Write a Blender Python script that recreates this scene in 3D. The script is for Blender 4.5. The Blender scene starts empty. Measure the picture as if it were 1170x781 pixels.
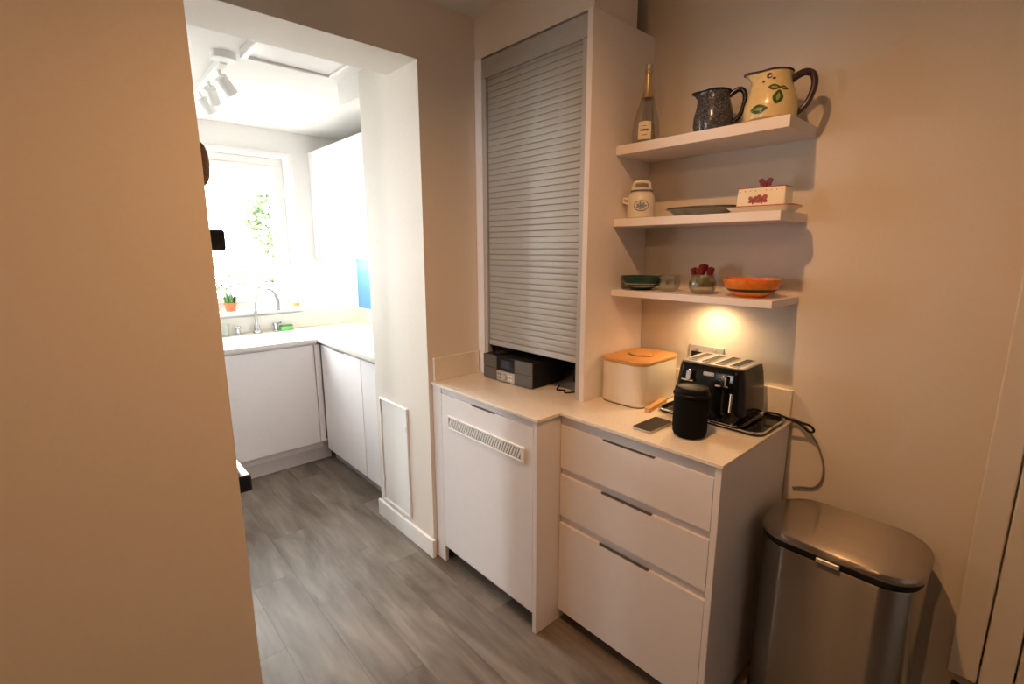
import bpy, bmesh, math, random
from mathutils import Vector, Matrix
random.seed(7)
PI = math.pi
scn = bpy.context.scene
COL = scn.collection

# ------------------------------------------------------------------ camera
cam_d = bpy.data.cameras.new('camera')
cam = bpy.data.objects.new('camera', cam_d)
COL.objects.link(cam)
cam_d.sensor_width = 36.0
cam_d.lens = 36.0 * 556.1 / 1170.0
cam_d.clip_start = 0.02
Rr = Vector((0.6726169, 0.73998858, -0.00184623))
Dd = Vector((0.13841087, -0.12825947, -0.98203459))
Ff = Vector((-0.72693118, 0.66027752, -0.18869195))
m = Matrix.Identity(4)
for i in range(3):
    m[i][0] = Rr[i]; m[i][1] = -Dd[i]; m[i][2] = -Ff[i]
m[0][3], m[1][3], m[2][3] = 0.0, 0.0, 1.526
cam.matrix_world = m
scn.camera = cam

# ------------------------------------------------------------------ world, view
scn.view_settings.view_transform = 'Standard'
scn.view_settings.look = 'None'
scn.view_settings.exposure = 0.0
scn.view_settings.gamma = 1.0
scn.view_settings.use_curve_mapping = False
SKY = 50.0
LAMP = 1.0
w = bpy.data.worlds.new('sky'); scn.world = w; w.use_nodes = True
bg = w.node_tree.nodes['Background']
bg.inputs['Color'].default_value = (0.97, 0.985, 1.0, 1)
bg.inputs['Strength'].default_value = SKY
scn.cycles.use_denoising = True
scn.cycles.max_bounces = 10
scn.cycles.diffuse_bounces = 6
scn.cycles.transparent_max_bounces = 12
scn.cycles.sample_clamp_indirect = 8.0
scn.cycles.caustics_reflective = False
scn.cycles.caustics_refractive = False

# daylight portal over the kitchen window (guides sky sampling, gives no light of its own)
pd = bpy.data.lights.new('window_portal', 'AREA'); pd.shape = 'RECTANGLE'; pd.size = 1.1; pd.size_y = 1.15
pd.cycles.is_portal = True
po = bpy.data.objects.new('window_portal', pd); COL.objects.link(po)
po.location = (-4.16, 0.79, 1.64); po.rotation_euler = (0, math.radians(-90), 0)
pd2 = bpy.data.lights.new('added_window_portal', 'AREA'); pd2.shape = 'RECTANGLE'; pd2.size = 0.32; pd2.size_y = 0.92
pd2.cycles.is_portal = True
po2 = bpy.data.objects.new('added_window_portal', pd2); COL.objects.link(po2)
po2.location = (-3.74, -0.43, 1.65); po2.rotation_euler = (math.radians(90), 0, 0)
pd3 = bpy.data.lights.new('added_door_portal', 'AREA'); pd3.shape = 'RECTANGLE'; pd3.size = 0.31; pd3.size_y = 0.82
pd3.cycles.is_portal = True
po3 = bpy.data.objects.new('added_door_portal', pd3); COL.objects.link(po3)
po3.location = (-1.91, -2.44, 1.56); po3.rotation_euler = (math.radians(90), 0, 0)

CEIL = 2.54
KCEIL = 2.385
WARM = (1.0, 0.50, 0.20)
# recessed adjustable ceiling downlights of the near room: x, y, watts, aimed at; the second is an unseen fill lamp
DOWNLIGHTS = [(-0.62, 0.72, 82.0, (-0.66, 0.92, 0.0)), (-0.30, -1.30, 44.0, (-0.6, 0.2, 0.9))]

# ------------------------------------------------------------------ helpers
def mat(name, color=(0.8, 0.8, 0.8), rough=0.5, metal=0.0, **kw):
    mt = bpy.data.materials.new(name); mt.use_nodes = True
    b = mt.node_tree.nodes['Principled BSDF']
    b.inputs['Base Color'].default_value = (*color, 1)
    b.inputs['Roughness'].default_value = rough
    b.inputs['Metallic'].default_value = metal
    for k, v in kw.items():
        b.inputs[k.replace('_', ' ')].default_value = v
    return mt

def nodes(mt):
    return mt.node_tree.nodes, mt.node_tree.links, mt.node_tree.nodes['Principled BSDF']

def add_noise(mt, scale=40, amount=0.06, bump=0.0, stretch=(1, 1, 1), detail=4, rough_amt=0.0):
    """Colour mottling around the base colour, plus fine relief."""
    n, l, b = nodes(mt)
    col = list(b.inputs['Base Color'].default_value)
    tc = n.new('ShaderNodeTexCoord'); mp = n.new('ShaderNodeMapping')
    mp.inputs['Scale'].default_value = stretch
    nz = n.new('ShaderNodeTexNoise'); nz.inputs['Scale'].default_value = scale; nz.inputs['Detail'].default_value = detail
    l.new(tc.outputs['Object'], mp.inputs['Vector']); l.new(mp.outputs['Vector'], nz.inputs['Vector'])
    cr = n.new('ShaderNodeValToRGB')
    cr.color_ramp.elements[0].position = 0.3; cr.color_ramp.elements[1].position = 0.7
    cr.color_ramp.elements[0].color = (*[c * (1 - amount) for c in col[:3]], 1)
    cr.color_ramp.elements[1].color = (*[min(1, c * (1 + amount)) for c in col[:3]], 1)
    l.new(nz.outputs['Fac'], cr.inputs['Fac']); l.new(cr.outputs['Color'], b.inputs['Base Color'])
    if bump:
        bp = n.new('ShaderNodeBump'); bp.inputs['Strength'].default_value = bump; bp.inputs['Distance'].default_value = 0.002
        l.new(nz.outputs['Fac'], bp.inputs['Height']); l.new(bp.outputs['Normal'], b.inputs['Normal'])
    return mt

def glassy(name, tint=(1, 1, 1), refl=0.06, rough=0.02):
    """Thin clear glass: see-through with mirror reflections that grow at grazing angles."""
    mt = bpy.data.materials.new(name); mt.use_nodes = True
    n, l = mt.node_tree.nodes, mt.node_tree.links
    n.clear()
    o = n.new('ShaderNodeOutputMaterial'); mx = n.new('ShaderNodeMixShader')
    tr = n.new('ShaderNodeBsdfTransparent'); tr.inputs['Color'].default_value = (*tint, 1)
    gl = n.new('ShaderNodeBsdfGlossy'); gl.inputs['Roughness'].default_value = rough
    lw = n.new('ShaderNodeLayerWeight'); lw.inputs['Blend'].default_value = 0.25
    mr = n.new('ShaderNodeMapRange'); mr.inputs['To Min'].default_value = refl; mr.inputs['To Max'].default_value = 0.75
    l.new(lw.outputs['Facing'], mr.inputs['Value']); l.new(mr.outputs['Result'], mx.inputs['Fac'])
    l.new(tr.outputs['BSDF'], mx.inputs[1]); l.new(gl.outputs['BSDF'], mx.inputs[2])
    l.new(mx.outputs['Shader'], o.inputs['Surface'])
    return mt

def brushed(name, color, rough, mode):
    """Brushed metal: highlights stretch across the grain.
    mode 'x': grain along X (lid); 'ring': grain runs round the body."""
    mt = mat(name, color, rough, 1.0, Anisotropic=1.0)
    n, l, b = nodes(mt)
    v = n.new('ShaderNodeCombineXYZ'); v.inputs[1 if mode == 'x' else 2].default_value = 1.0
    l.new(v.outputs[0], b.inputs['Tangent'])
    return add_noise(mt, 1.0, 0.05, 0.0, (4, 500, 4) if mode == 'x' else (6, 6, 500), 2)

def root_of(o):
    while o.parent: o = o.parent
    return o

def obj(name, bm, material, parent=None, smooth=False, local=False):
    """Link a bmesh as one mesh object. Shapes are given in world metres unless local."""
    if parent is not None and not local:
        off = Vector((0, 0, 0)); p = parent
        while p: off = off + p.location; p = p.parent
        bmesh.ops.translate(bm, verts=bm.verts, vec=-off)
    me = bpy.data.meshes.new(name)
    bmesh.ops.recalc_face_normals(bm, faces=bm.faces)
    bm.to_mesh(me); bm.free()
    mats = material if isinstance(material, (list, tuple)) else [material]
    for q in mats: me.materials.append(q)
    if smooth:
        for p in me.polygons: p.use_smooth = True
        try: me.set_sharp_from_angle(angle=math.radians(38))
        except Exception: pass
    o = bpy.data.objects.new(name, me); COL.objects.link(o)
    if parent is not None: o.parent = parent
    return o

def tag(o, label=None, cat=None, group=None, kind=None):
    if label: o['label'] = label
    if cat: o['category'] = cat
    if group: o['group'] = group
    if kind: o['kind'] = kind
    return o

def thing(name, label, cat, loc=(0, 0, 0), rz=0.0, group=None):
    o = bpy.data.objects.new(name, None); COL.objects.link(o)
    o.empty_display_size = 0.05
    o.location = loc; o.rotation_euler = (0, 0, rz)
    return tag(o, label, cat, group)

def struct(o, label):
    o['kind'] = 'structure'; o['label'] = label
    return o

def add_box(bm, x0, x1, y0, y1, z0, z1, bevel=0.0, seg=1):
    vs = [bm.verts.new(v) for v in ((x0, y0, z0), (x1, y0, z0), (x1, y1, z0), (x0, y1, z0), (x0, y0, z1), (x1, y0, z1), (x1, y1, z1), (x0, y1, z1))]
    fs = [bm.faces.new([vs[i] for i in f]) for f in ((0, 3, 2, 1), (4, 5, 6, 7), (0, 1, 5, 4), (1, 2, 6, 5), (2, 3, 7, 6), (3, 0, 4, 7))]
    if bevel:
        es = list({e for f in fs for e in f.edges})
        bmesh.ops.bevel(bm, geom=es, offset=bevel, segments=seg, affect='EDGES', profile=0.5)

def B(*a, bevel=0.0, seg=1):
    bm = bmesh.new()
    add_box(bm, *a, bevel=bevel, seg=seg)
    return bm

def boxes(lst, bevel=0.0):
    bm = bmesh.new()
    for a in lst: add_box(bm, *a, bevel=bevel)
    return bm

def prism(pts, a0, a1, axis='z', bevel=0.0):
    """Extrude a closed outline. axis z: pts are (x,y); axis y: pts are (x,z); axis x: pts are (y,z)."""
    bm = bmesh.new()
    def P(p, a):
        return (p[0], p[1], a) if axis == 'z' else ((p[0], a, p[1]) if axis == 'y' else (a, p[0], p[1]))
    lo = [bm.verts.new(P(p, a0)) for p in pts]; hi = [bm.verts.new(P(p, a1)) for p in pts]
    n = len(pts)
    bm.faces.new(lo[::-1]); bm.faces.new(hi)
    for i in range(n):
        bm.faces.new((lo[i], lo[(i + 1) % n], hi[(i + 1) % n], hi[i]))
    if bevel:
        bmesh.ops.recalc_face_normals(bm, faces=bm.faces)
        bmesh.ops.bevel(bm, geom=list(bm.edges), offset=bevel, segments=1, affect='EDGES')
    return bm

def rrect(cx, cy, w_, d_, r, n=8):
    r = max(1e-4, min(r, w_ / 2 - 1e-4, d_ / 2 - 1e-4)); out = []
    for sx, sy, a0 in ((1, 1, 0), (-1, 1, 90), (-1, -1, 180), (1, -1, 270)):
        for k in range(n + 1):
            a = math.radians(a0 + 90 * k / n)
            out.append((cx + sx * (w_ / 2 - r) + r * math.cos(a), cy + sy * (d_ / 2 - r) + r * math.sin(a)))
    return out

def loft(rings, closed_bottom=True, closed_top=True, bm=None):
    bm = bm or bmesh.new()
    R_ = [[bm.verts.new(p) for p in r] for r in rings]; n = len(R_[0])
    for a, b in zip(R_, R_[1:]):
        for i in range(n):
            bm.faces.new((a[i], a[(i + 1) % n], b[(i + 1) % n], b[i]))
    if closed_bottom: bm.faces.new(R_[0][::-1])
    if closed_top: bm.faces.new(R_[-1])
    return bm

def rloft(cx, cy, w_, d_, r, prof, n=8, cb=True, ct=True):
    """Rounded-rectangle body: prof = [(z, inset)]."""
    return loft([[(x, y, z) for x, y in rrect(cx, cy, w_ - 2 * i, d_ - 2 * i, r - i, n)] for z, i in prof], cb, ct)

def lathe(prof, n=40, c=(0, 0, 0), warp=None, sy=1.0):
    """prof = [(r, z)]; poles allowed at r = 0."""
    bm = bmesh.new(); rings = []
    for r, z in prof:
        if r <= 1e-6: rings.append([bm.verts.new((c[0], c[1], c[2] + z))])
        else:
            ring = []
            for k in range(n):
                a = 2 * PI * k / n; rr = r
                zz = z
                if warp: rr, zz = warp(r, z, a)
                ring.append(bm.verts.new((c[0] + rr * math.cos(a), c[1] + sy * rr * math.sin(a), c[2] + zz)))
            rings.append(ring)
    for a, b in zip(rings, rings[1:]):
        for k in range(n):
            k2 = (k + 1) % n
            if len(a) == 1 and len(b) == 1: continue
            if len(a) == 1: bm.faces.new((a[0], b[k2], b[k]))
            elif len(b) == 1: bm.faces.new((a[k], a[k2], b[0]))
            else: bm.faces.new((a[k], a[k2], b[k2], b[k]))
    return bm

def smooth_path(pts, sub=6, closed=False):
    P_ = [Vector(p) for p in pts]; n = len(P_); out = []
    rng = range(n if closed else n - 1)
    for i in rng:
        p0 = P_[(i - 1) % n] if (closed or i > 0) else P_[0] * 2 - P_[1]
        p1 = P_[i]; p2 = P_[(i + 1) % n]
        p3 = P_[(i + 2) % n] if (closed or i + 2 < n) else P_[-1] * 2 - P_[-2]
        for k in range(sub):
            t = k / sub
            out.append(0.5 * ((2 * p1) + (p2 - p0) * t + (2 * p0 - 5 * p1 + 4 * p2 - p3) * t * t + (3 * p1 - p0 - 3 * p2 + p3) * t ** 3))
    if not closed: out.append(P_[-1])
    return out

def tube(pts, r, n=10, closed=False, flat=1.0, bm=None):
    """Sweep a round section along a path; r a number or a list of radii."""
    pts = [Vector(p) for p in pts]; N = len(pts); bm = bm or bmesh.new()
    rs = r if isinstance(r, (list, tuple)) else [r] * N
    tan = []
    for i in range(N):
        a = pts[(i - 1) % N] if (closed or i > 0) else pts[0]
        b = pts[(i + 1) % N] if (closed or i < N - 1) else pts[-1]
        tan.append((b - a).normalized())
    up = Vector((0, 0, 1)) if abs(tan[0].z) < 0.9 else Vector((1, 0, 0))
    u = (up - tan[0] * up.dot(tan[0])).normalized(); rings = []
    for i in range(N):
        u = (u - tan[i] * u.dot(tan[i])).normalized(); v = tan[i].cross(u)
        rings.append([bm.verts.new(pts[i] + rs[i] * (math.cos(2 * PI * k / n) * u * flat + math.sin(2 * PI * k / n) * v)) for k in range(n)])
    for i in range(N if closed else N - 1):
        a, b = rings[i], rings[(i + 1) % N]
        for k in range(n): bm.faces.new((a[k], a[(k + 1) % n], b[(k + 1) % n], b[k]))
    if not closed:
        bm.faces.new(rings[0][::-1]); bm.faces.new(rings[-1])
    return bm

def on_surface(shape, th0, z0, rad, lift=0.0006, thick=0.0008, rings=4, c=(0, 0, 0), rot=0.0):
    """Thin relief of a star-shaped outline [(u,v) metres] laid on a turned surface of radius rad(z)."""
    bm = bmesh.new(); n = len(shape)
    def P(u, v, d):
        cu, cv = u * math.cos(rot) - v * math.sin(rot), u * math.sin(rot) + v * math.cos(rot)
        z = z0 + cv; r = rad(z) + d; a = th0 + cu / rad(z0)
        return (c[0] + r * math.cos(a), c[1] + r * math.sin(a), c[2] + z)
    prev = None
    for k in range(rings + 1):
        f = k / rings
        if k == 0: cur = [bm.verts.new(P(0, 0, lift + thick))]
        else: cur = [bm.verts.new(P(u * f, v * f, lift + thick)) for u, v in shape]
        if prev:
            for i in range(n):
                j = (i + 1) % n
                if len(prev) == 1: bm.faces.new((prev[0], cur[i], cur[j]))
                else: bm.faces.new((prev[i], cur[i], cur[j], prev[j]))
        prev = cur
    low = [bm.verts.new(P(u, v, -0.0005)) for u, v in shape]
    for i in range(n):
        j = (i + 1) % n
        bm.faces.new((prev[i], low[i], low[j], prev[j]))
    return bm

def leaf_shape(l, w_, n=10):
    up = [(-l / 2 + l * k / n, w_ / 2 * math.sin(PI * k / n) ** 0.8 * (1.15 - 0.3 * k / n)) for k in range(n + 1)]
    return up + [(x, -y) for x, y in up[-2:0:-1]]

def ellipse(a, b, n=24):
    return [(a * math.cos(2 * PI * k / n), b * math.sin(2 * PI * k / n)) for k in range(n)]

def copy_tree(o, parent=None):
    c = o.copy(); COL.objects.link(c); c.parent = parent
    for ch in list(o.children): copy_tree(ch, c)
    return c

# ------------------------------------------------------------------ materials
M = {}
M['wall'] = add_noise(mat('wall_paint', (0.72, 0.665, 0.60), 0.75), 90, 0.015, 0.08)
M['kwall'] = add_noise(mat('kitchen_wall_paint', (0.80, 0.785, 0.76), 0.75), 90, 0.015, 0.08)
M['ceil'] = add_noise(mat('ceiling_paint', (0.80, 0.78, 0.75), 0.85), 90, 0.012, 0.06)
M['trim'] = add_noise(mat('trim_gloss', (0.82, 0.79, 0.78), 0.35), 60, 0.01)
M['cab'] = add_noise(mat('cabinet_satin', (0.79, 0.755, 0.765), 0.38), 30, 0.012)
M['carc'] = add_noise(mat('cabinet_carcass', (0.70, 0.67, 0.67), 0.5), 30, 0.012)
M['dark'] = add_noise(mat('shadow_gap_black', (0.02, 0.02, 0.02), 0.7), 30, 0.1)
M['plinth'] = add_noise(mat('plinth_grey', (0.25, 0.23, 0.22), 0.5), 30, 0.05)
M['kplinth'] = add_noise(mat('plinth_pale', (0.58, 0.55, 0.55), 0.45), 30, 0.03)
M['rail'] = add_noise(mat('anodised_rail', (0.70, 0.67, 0.69), 0.45, 0.2), 60, 0.03, 0, (1, 20, 20))
M['notch'] = add_noise(mat('handle_notch_metal', (0.20, 0.17, 0.15), 0.4, 0.7), 60, 0.05)
M['steel'] = add_noise(mat('satin_aluminium', (0.46, 0.46, 0.46), 0.42, 0.25), 60, 0.03)
M['slat'] = add_noise(mat('shutter_aluminium', (0.42, 0.412, 0.392), 0.5, 0.25), 80, 0.03)
M['chrome'] = add_noise(mat('chrome', (0.80, 0.80, 0.80), 0.10, 1.0), 20, 0.02)
M['tapmetal'] = add_noise(mat('tap_steel', (0.48, 0.48, 0.49), 0.2, 1.0), 20, 0.02)
M['grillegrey'] = add_noise(mat('grille_shadow_grey', (0.30, 0.28, 0.26), 0.7), 40, 0.05)
M['lidblack'] = add_noise(mat('satin_black_lid', (0.007, 0.007, 0.007), 0.45, Specular_IOR_Level=0.12), 40, 0.1)
M['black'] = add_noise(mat('black_gloss_enamel', (0.005, 0.006, 0.006), 0.14, Specular_IOR_Level=0.35), 40, 0.1)
M['blackmat'] = add_noise(mat('black_matt_plastic', (0.010, 0.010, 0.011), 0.6, Specular_IOR_Level=0.25), 80, 0.2, 0.1)
M['fabric'] = add_noise(mat('black_knit', (0.006, 0.006, 0.0065), 0.85, Specular_IOR_Level=0.1), 900, 0.5, 0.5)
M['white'] = add_noise(mat('white_plastic', (0.80, 0.80, 0.79), 0.4), 40, 0.01)
M['cream'] = add_noise(mat('cream_enamel', (0.80, 0.755, 0.68), 0.32), 40, 0.012)
M['bamboo'] = mat('bamboo', (0.62, 0.33, 0.12), 0.5)
M['orange'] = add_noise(mat('orange_glaze', (0.78, 0.22, 0.03), 0.28), 60, 0.12)
M['blackglaze'] = add_noise(mat('black_glaze', (0.02, 0.022, 0.02), 0.25), 80, 0.2)
M['greenglaze'] = add_noise(mat('dark_green_glaze', (0.010, 0.055, 0.045), 0.2), 60, 0.2)
M['cgreen'] = add_noise(mat('cream_line_glaze', (0.45, 0.42, 0.33), 0.3), 60, 0.1)
M['creamglaze'] = add_noise(mat('cream_pottery_glaze', (0.72, 0.58, 0.30), 0.22), 35, 0.06)
M['plumglaze'] = add_noise(mat('plum_brown_glaze', (0.055, 0.03, 0.04), 0.22), 60, 0.2)
M['leafg'] = add_noise(mat('painted_leaf_green', (0.05, 0.10, 0.02), 0.25), 150, 0.4)
M['leafl'] = add_noise(mat('painted_leaf_light', (0.30, 0.35, 0.12), 0.25), 150, 0.2)
M['navy'] = mat('speckled_navy_glaze', (0.035, 0.04, 0.06), 0.2)
M['navydark'] = add_noise(mat('dark_navy_glaze', (0.010, 0.014, 0.018), 0.2), 60, 0.2)
M['pottery'] = add_noise(mat('off_white_pottery', (0.70, 0.66, 0.58), 0.3), 40, 0.03)
M['blueprint'] = add_noise(mat('blue_grey_print', (0.22, 0.25, 0.34), 0.35), 260, 0.5)
M['bluel'] = add_noise(mat('blue_line_print', (0.10, 0.14, 0.28), 0.35), 100, 0.2)
M['greyglaze'] = add_noise(mat('grey_green_glaze', (0.22, 0.23, 0.20), 0.28), 30, 0.25)
M['greyrim'] = add_noise(mat('dark_rim_glaze', (0.07, 0.075, 0.07), 0.25), 30, 0.2)
M['red'] = add_noise(mat('red_glaze', (0.42, 0.03, 0.02), 0.3), 60, 0.15)
M['darkred'] = add_noise(mat('dark_red_glaze', (0.16, 0.012, 0.014), 0.35), 80, 0.3)
M['redbrown'] = add_noise(mat('red_brown_print', (0.34, 0.055, 0.018), 0.35), 120, 0.3)
M['butter'] = add_noise(mat('butter_dish_white', (0.80, 0.75, 0.62), 0.28), 40, 0.02)
M['gold'] = add_noise(mat('gold_foil', (0.60, 0.48, 0.30), 0.34, 0.8), 90, 0.1, 0.3)
M['label'] = add_noise(mat('cream_paper_label', (0.78, 0.70, 0.52), 0.5), 60, 0.03)
M['ink'] = add_noise(mat('brown_ink', (0.13, 0.08, 0.05), 0.6), 100, 0.1)
M['glass'] = glassy('window_glass', (0.97, 0.99, 0.98), 0.04)
M['jarglass'] = glassy('clear_jar_glass', (0.90, 0.91, 0.87), 0.10)
M['bottleglass'] = glassy('clear_bottle_glass', (0.93, 0.92, 0.88), 0.08)
M['candle'] = add_noise(mat('olive_candle_wax', (0.22, 0.20, 0.08), 0.5), 40, 0.15)
M['blue'] = add_noise(mat('blue_glass_splashback', (0.085, 0.29, 0.58), 0.12), 10, 0.04)
M['screen'] = add_noise(mat('radio_screen', (0.035, 0.04, 0.075), 0.15), 40, 0.1)
M['radiogrey'] = add_noise(mat('radio_grey_cloth', (0.10, 0.092, 0.082), 0.6), 600, 0.2, 0.2)
M['silver'] = add_noise(mat('silver_plastic', (0.55, 0.53, 0.50), 0.35, 0.5), 60, 0.03)
M['terracotta'] = add_noise(mat('terracotta', (0.60, 0.14, 0.05), 0.7), 60, 0.15, 0.2)
M['cactus'] = add_noise(mat('succulent_green', (0.06, 0.15, 0.035), 0.5), 60, 0.3)
M['soil'] = add_noise(mat('soil', (0.05, 0.03, 0.02), 0.9), 150, 0.4, 0.5)
M['sponge'] = add_noise(mat('green_sponge', (0.16, 0.50, 0.14), 0.8), 200, 0.3, 0.4)
M['soap'] = add_noise(mat('pale_soap_bottle', (0.75, 0.72, 0.60), 0.3), 30, 0.03)
M['amber'] = add_noise(mat('amber_label', (0.75, 0.38, 0.12), 0.4), 30, 0.05)
M['wood'] = mat('walnut_brown', (0.20, 0.085, 0.035), 0.5)
M['pine'] = mat('pale_wood', (0.66, 0.38, 0.15), 0.5)
M['cablegrey'] = add_noise(mat('grey_cable', (0.22, 0.19, 0.15), 0.5), 60, 0.05)
M['phone'] = add_noise(mat('phone_glass', (0.030, 0.024, 0.019), 0.15, Specular_IOR_Level=0.2), 20, 0.05)
M['bark'] = add_noise(mat('bark', (0.14, 0.09, 0.05), 0.9), 30, 0.3, 0.5)
M['leaf'] = add_noise(mat('foliage_leaf', (0.048, 0.070, 0.026), 0.6, Specular_IOR_Level=0.1), 4, 0.3)
M['grass'] = add_noise(mat('patio_paving', (0.30, 0.29, 0.27), 0.9), 6, 0.25)
M['rad'] = add_noise(mat('radiator_enamel', (0.70, 0.64, 0.56), 0.4), 40, 0.012)
M['bin_lid'] = brushed('brushed_steel_lid', (0.46, 0.42, 0.38), 0.225, 'x')
M['bin_body'] = brushed('brushed_steel_body', (0.34, 0.325, 0.305), 0.25, 'ring')

def wood_grain(mt, c0, c1, stretch, scale):
    n, l, b = nodes(mt)
    tc = n.new('ShaderNodeTexCoord'); mp = n.new('ShaderNodeMapping'); mp.inputs['Scale'].default_value = stretch
    nz = n.new('ShaderNodeTexNoise'); nz.inputs['Scale'].default_value = scale; nz.inputs['Detail'].default_value = 8
    nz.inputs['Distortion'].default_value = 0.6
    l.new(tc.outputs['Object'], mp.inputs['Vector']); l.new(mp.outputs['Vector'], nz.inputs['Vector'])
    cr = n.new('ShaderNodeValToRGB'); cr.color_ramp.elements[0].position = 0.3; cr.color_ramp.elements[1].position = 0.72
    cr.color_ramp.elements[0].color = (*c0, 1); cr.color_ramp.elements[1].color = (*c1, 1)
    l.new(nz.outputs['Fac'], cr.inputs['Fac']); l.new(cr.outputs['Color'], b.inputs['Base Color'])
wood_grain(M['bamboo'], (0.52, 0.25, 0.08), (0.68, 0.37, 0.13), (18, 1.5, 18), 6)
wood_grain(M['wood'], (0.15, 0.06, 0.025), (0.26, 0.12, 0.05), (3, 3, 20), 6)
wood_grain(M['pine'], (0.55, 0.30, 0.11), (0.72, 0.44, 0.19), (20, 2, 20), 6)

def make_worktop(name, col):
    mt = mat(name, col, 0.16)
    n, l, b = nodes(mt)
    tc = n.new('ShaderNodeTexCoord')
    vo = n.new('ShaderNodeTexVoronoi'); vo.inputs['Scale'].default_value = 420
    nz = n.new('ShaderNodeTexNoise'); nz.inputs['Scale'].default_value = 160; nz.inputs['Detail'].default_value = 3
    l.new(tc.outputs['Object'], vo.inputs['Vector']); l.new(tc.outputs['Object'], nz.inputs['Vector'])
    cr = n.new('ShaderNodeValToRGB'); cr.color_ramp.elements[0].position = 0.36; cr.color_ramp.elements[1].position = 0.62
    cr.color_ramp.elements[0].color = (*[c * 0.92 for c in col], 1); cr.color_ramp.elements[1].color = (*col, 1)
    l.new(nz.outputs['Fac'], cr.inputs['Fac'])
    mx = n.new('ShaderNodeMix'); mx.data_type = 'RGBA'; mx.blend_type = 'MULTIPLY'; mx.inputs['Factor'].default_value = 0.07
    l.new(cr.outputs['Color'], mx.inputs[6]); l.new(vo.outputs['Color'], mx.inputs[7])
    l.new(mx.outputs[2], b.inputs['Base Color'])
    return mt
M['top'] = make_worktop('speckled_quartz', (0.83, 0.775, 0.69))
M['ktop'] = make_worktop('speckled_quartz_kitchen', (0.76, 0.72, 0.65))

# navy jug: pale speckle
n, l, b = nodes(M['navy'])
tc = n.new('ShaderNodeTexCoord'); nz = n.new('ShaderNodeTexNoise'); nz.inputs['Scale'].default_value = 260; nz.inputs['Detail'].default_value = 2
cr = n.new('ShaderNodeValToRGB'); cr.color_ramp.elements[0].position = 0.45; cr.color_ramp.elements[1].position = 0.68
cr.color_ramp.elements[0].color = (0.030, 0.034, 0.050, 1); cr.color_ramp.elements[1].color = (0.17, 0.17, 0.19, 1)
l.new(tc.outputs['Object'], nz.inputs['Vector']); l.new(nz.outputs['Fac'], cr.inputs['Fac']); l.new(cr.outputs['Color'], b.inputs['Base Color'])

# vinyl plank floor: grey-brown grain, each plank its own shade
def make_floor():
    mt = mat('vinyl_plank', (0.2, 0.18, 0.16), 0.46, Specular_IOR_Level=0.35)
    n, l, b = nodes(mt)
    tc = n.new('ShaderNodeTexCoord'); oi = n.new('ShaderNodeObjectInfo')
    off = n.new('ShaderNodeVectorMath'); off.operation = 'ADD'
    sc_ = n.new('ShaderNodeVectorMath'); sc_.operation = 'SCALE'; sc_.inputs['Scale'].default_value = 37.0
    cx = n.new('ShaderNodeCombineXYZ')
    l.new(oi.outputs['Random'], cx.inputs[0]); l.new(oi.outputs['Random'], cx.inputs[1])
    l.new(cx.outputs[0], sc_.inputs[0])
    l.new(tc.outputs['Object'], off.inputs[0]); l.new(sc_.outputs[0], off.inputs[1])
    mp = n.new('ShaderNodeMapping'); mp.inputs['Scale'].default_value = (2.2, 26, 1)
    l.new(off.outputs[0], mp.inputs['Vector'])
    g = n.new('ShaderNodeTexNoise'); g.inputs['Scale'].default_value = 1.4; g.inputs['Detail'].default_value = 9; g.inputs['Distortion'].default_value = 0.5
    l.new(mp.outputs['Vector'], g.inputs['Vector'])
    mp2 = n.new('ShaderNodeMapping'); mp2.inputs['Scale'].default_value = (1.3, 5.0, 1)
    l.new(off.outputs[0], mp2.inputs['Vector'])
    g2 = n.new('ShaderNodeTexNoise'); g2.inputs['Scale'].default_value = 1.5; g2.inputs['Detail'].default_value = 7; g2.inputs['Distortion'].default_value = 0.9
    l.new(mp2.outputs['Vector'], g2.inputs['Vector'])
    cr = n.new('ShaderNodeValToRGB'); e = cr.color_ramp.elements
    e[0].position = 0.25; e[0].color = (0.155, 0.128, 0.103, 1); e[1].position = 0.75; e[1].color = (0.225, 0.195, 0.162, 1)
    l.new(g.outputs['Fac'], cr.inputs['Fac'])
    cr2 = n.new('ShaderNodeValToRGB'); e = cr2.color_ramp.elements
    e[0].position = 0.32; e[0].color = (0.55, 0.51, 0.47, 1); e[1].position = 0.66; e[1].color = (1.18, 1.20, 1.22, 1)
    l.new(g2.outputs['Fac'], cr2.inputs['Fac'])
    mx = n.new('ShaderNodeMix'); mx.data_type = 'RGBA'; mx.blend_type = 'MULTIPLY'; mx.inputs['Factor'].default_value = 1.0
    l.new(cr.outputs['Color'], mx.inputs[6]); l.new(cr2.outputs['Color'], mx.inputs[7])
    hs = n.new('ShaderNodeHueSaturation'); mr = n.new('ShaderNodeMapRange')
    mr.inputs['To Min'].default_value = 0.93; mr.inputs['To Max'].default_value = 1.07
    l.new(oi.outputs['Random'], mr.inputs['Value']); l.new(mr.outputs['Result'], hs.inputs['Value'])
    l.new(mx.outputs[2], hs.inputs['Color']); l.new(hs.outputs['Color'], b.inputs['Base Color'])
    bp = n.new('ShaderNodeBump'); bp.inputs['Strength'].default_value = 0.12; bp.inputs['Distance'].default_value = 0.001
    l.new(g.outputs['Fac'], bp.inputs['Height']); l.new(bp.outputs['Normal'], b.inputs['Normal'])
    return mt
M['floor'] = make_floor()
M['seam'] = add_noise(mat('floor_seam', (0.10, 0.088, 0.075), 0.8), 30, 0.1)

# ------------------------------------------------------------------ the setting
XW = -1.90      # wall with the opening, face towards the camera
XJ = -1.45      # nearer wall on the left, its edge hides part of the opening
YB = 1.89       # wall with the shelves
XL = -4.0       # kitchen window wall
KYB = 1.85      # kitchen back wall
XR, YN = 2.2, -2.4

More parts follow.
